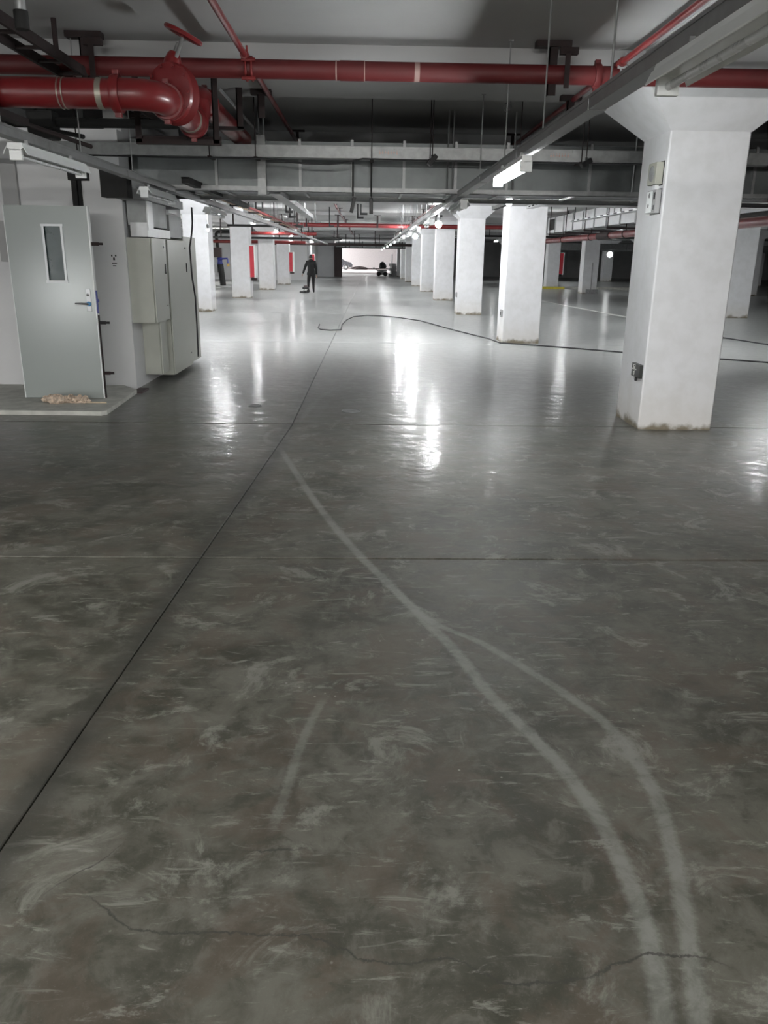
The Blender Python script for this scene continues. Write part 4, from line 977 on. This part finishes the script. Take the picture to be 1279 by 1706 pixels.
for i, (dx, dz, w_) in enumerate(((0, .12, .5), (.15, .35, .46), (-.02, .58, .42), (.1, .8, .36), (.0, 1.0, .3))):
    obj('sack', MB().rbox(2.35+dx, 76, dz, w_*1.5, .6, .24, (0, .04*(i%3-1), .1*i), .07), 'sack_grey', t)
obj('pole', MB().tube([(2.25, 75.6, 0), (2.3, 75.9, 1.9)], .05, 8), 'galvanised', t)
t = thing('step_ladder', 'pale step ladder at the far end right of the sacks', 'ladder', (3.0, 76.6, 0))
for x in (3.15, 3.65): obj('rail', MB().tube([(x, 76.2, 0), (x*.97+.09, 76.6, 2.4)], .04, 8), 'galvanised_bright', t); obj('rail', MB().tube([(x, 77.2, 0), (x*.97+.09, 76.62, 2.4)], .03, 8), 'galvanised_bright', t)
for i in range(7): obj('rung', MB().box(3.17, 3.64, 76.22+.05*i, 76.34+.05*i, .3*(i+1), .3*(i+1)+.04), 'galvanised_bright', t)

# ------------------------------------------------------------------ the person and the floor machine
def skin_mesh(name, pts, edges_, root, mat, parent, sub=2):
    me = bpy.data.meshes.new(name); me.from_pydata([p[0] for p in pts], edges_, [])
    o = bpy.data.objects.new(name, me); COL.objects.link(o)
    sk = o.modifiers.new('skin', 'SKIN'); ss = o.modifiers.new('sub', 'SUBSURF'); ss.levels = sub; ss.render_levels = sub
    for i, p in enumerate(pts):
        r = p[1]; sv = me.skin_vertices[0].data[i]; sv.radius = (r, r) if not isinstance(r, tuple) else r; sv.use_root = (i == root)
    dg = bpy.context.evaluated_depsgraph_get(); ev = o.evaluated_get(dg)
    m2 = bpy.data.meshes.new_from_object(ev); o.modifiers.clear(); o.data = m2
    for p in m2.polygons: p.use_smooth = True
    m2.materials.clear(); m2.materials.append(MATS[mat]); o.parent = parent
    return o
pr = thing('person', 'person in a black hooded jacket and dark trousers seen from behind, arms held out', 'person', (-2.60, 39.0, 0))
# facing away (+Y). joints in metres, relative to the root
B = [((0,0,.88), (.155,.12)), ((0,0,1.05), (.165,.125)), ((0,.01,1.22), (.18,.13)), ((0,.0,1.36), (.14,.11)), ((0,.01,1.44), .065), ((0,.02,1.50), .06),
     ((-.17,0,1.36), .085), ((-.27,-.02,1.13), .062), ((-.36,.06,.90), .048), ((-.385,.08,.84), .04),
     ((.18,0,1.36), .085), ((.23,-.01,1.10), .062), ((.245,.03,.86), .048), ((.25,.05,.80), .04),
     ((-.09,0,.80), .10), ((-.13,.04,.46), .07), ((-.14,-.02,.10), .052), ((-.14,.08,.045), .042), ((-.14,.16,.035), .035),
     ((.10,0,.80), .10), ((.10,.03,.46), .072), ((.11,-.03,.10), .052), ((.11,.07,.045), .042), ((.11,.15,.035), .035)]
E_ = [(0,1),(1,2),(2,3),(3,4),(4,5),(3,6),(6,7),(7,8),(8,9),(3,10),(10,11),(11,12),(12,13),(0,14),(14,15),(15,16),(16,17),(17,18),(0,19),(19,20),(20,21),(21,22),(22,23)]
body = skin_mesh('body', B, E_, 0, 'jacket', pr)
body.data.materials.append(MATS['trousers'])
for p in body.data.polygons:
    if p.center.z < .80: p.material_index = 1
def blob(cx, cy, cz, rx, ry, rz, f=None, n=20, m_=14):
    vs_ = []; fs = []
    for i in range(m_+1):
        th = PI*i/m_
        for j in range(n):
            g = 2*PI*j/n; v = Vector((rx*math.sin(th)*math.cos(g), ry*math.sin(th)*math.sin(g), rz*math.cos(th)))
            if f: v = f(v)
            vs_.append((cx+v.x, cy+v.y, cz+v.z))
    for i in range(m_):
        for j in range(n): fs.append((i*n+j, i*n+(j+1)%n, (i+1)*n+(j+1)%n, (i+1)*n+j))
    return vs_, fs
px, py = -2.60, 39.0
def hf(v):
    if v.y > 0 and v.z < 0: v = Vector((v.x*(1+.25*v.z/.12*.6), v.y*.95, v.z))
    return v
hd = obj('head', MB().add(*blob(px, py+.03, 1.565, .072, .09, .108, hf)), 'skin', pr, True)
obj('nose', MB().add(*blob(px, py+.125, 1.555, .012, .018, .02, n=10, m_=8)), 'skin', hd, True)
for sx in (-1, 1):
    obj('ear', MB().add(*blob(px+sx*.072, py+.02, 1.56, .010, .018, .028, n=10, m_=8)), 'skin', hd, True)
    obj('eye', MB().add(*blob(px+sx*.028, py+.112, 1.572, .010, .008, .007, n=10, m_=8)), 'black_plastic', hd, True)
obj('mouth', MB().add(*blob(px, py+.112, 1.505, .022, .008, .006, n=10, m_=8)), 'dark_red_paint', hd, True)
obj('hair', MB().add(*blob(px, py+.005, 1.585, .082, .094, .105, lambda v: Vector((v.x, min(v.y, .055), max(v.z, -.05))))), 'hair', pr, True)
obj('hood', MB().add(*blob(px, py-.04, 1.42, .12, .085, .075)), 'jacket', pr, True)
obj('jacket_hem', MB()._lathe((px, py, .78), Vector((0,0,1)), [(0, .185), (0, .19), (.06, .195), (.14, .178)], 24), 'jacket', pr, True)
for o in [x for x in bpy.data.objects if x.parent == pr and x.name.startswith('jacket_hem')]:
    for v in o.data.vertices: v.co.y *= .75
def hand(side, base, d):
    base = Vector(base); d = Vector(d).normalized(); s = Vector((1,0,0)); f = d.cross(s).normalized()
    pts = [(base, .022), (base + d*.045, (.034,.016)), (base + d*.085, (.034,.014))]; ed = [(0,1),(1,2)]
    for q, (off, ln) in enumerate(((-.027,.060),(-.009,.072),(.009,.068),(.027,.052))):
        a = base + d*.09 + f*off; i = len(pts)
        pts += [(a, .009), (a + d*ln*.55 + s*.004, .0085), (a + d*ln + s*.012, .0075)]; ed += [(2,i),(i,i+1),(i+1,i+2)]
    i = len(pts); a = base + d*.03 - f*.03
    pts += [(a, .011), (a + d*.03 - f*.022, .010), (a + d*.058 - f*.028, .009)]; ed += [(1,i),(i,i+1),(i+1,i+2)]
    h = skin_mesh('hand', pts, ed, 1, 'skin', pr, 1)
hand(-1, (-.39,.085,.835), (-.3,.15,-.9)); hand(1, (.252,.055,.79), (.05,.2,-1))
for sx in (-.14, .11):
    obj('shoe', MB().add(*blob(px+sx, py+.06, .045, .05, .14, .045, lambda v: Vector((v.x, v.y, max(v.z, -.044))))), 'black_plastic', pr, True)
t = thing('floor_machine', 'small dark floor machine standing by the left foot of the person', 'floor machine', (-2.85, 38.65, 0))
obj('housing', MB().box(-2.98, -2.68, 38.5, 38.8, .16, .26, .03), 'black_plastic', t)
obj('motor', MB().lathe((-2.83, 38.65, .24), (0,0,1), [(0, .10), (.06, .10), (.09, .05)], 16), 'dark_brown', t, True)
obj('disc', MB().lathe((-2.95, 38.6, .0), (.0,0,1), [(0, .17), (.05, .17), (.08, .12)], 20), 'black_plastic', t, True)
obj('wheel', MB().lathe((-2.72, 38.5, .07), (0,1,0), [(0, .07), (.04, .07)], 14), 'tyre', t, True)
obj('wheel', MB().lathe((-2.72, 38.78, .07), (0,1,0), [(0, .07), (.04, .07)], 14), 'tyre', t, True)
obj('strut', MB().tube([(-2.95, 38.6, .06), (-2.86, 38.65, .2)], .02, 8).tube([(-2.72, 38.65, .08), (-2.78, 38.65, .2)], .02, 8), 'galvanised', t)
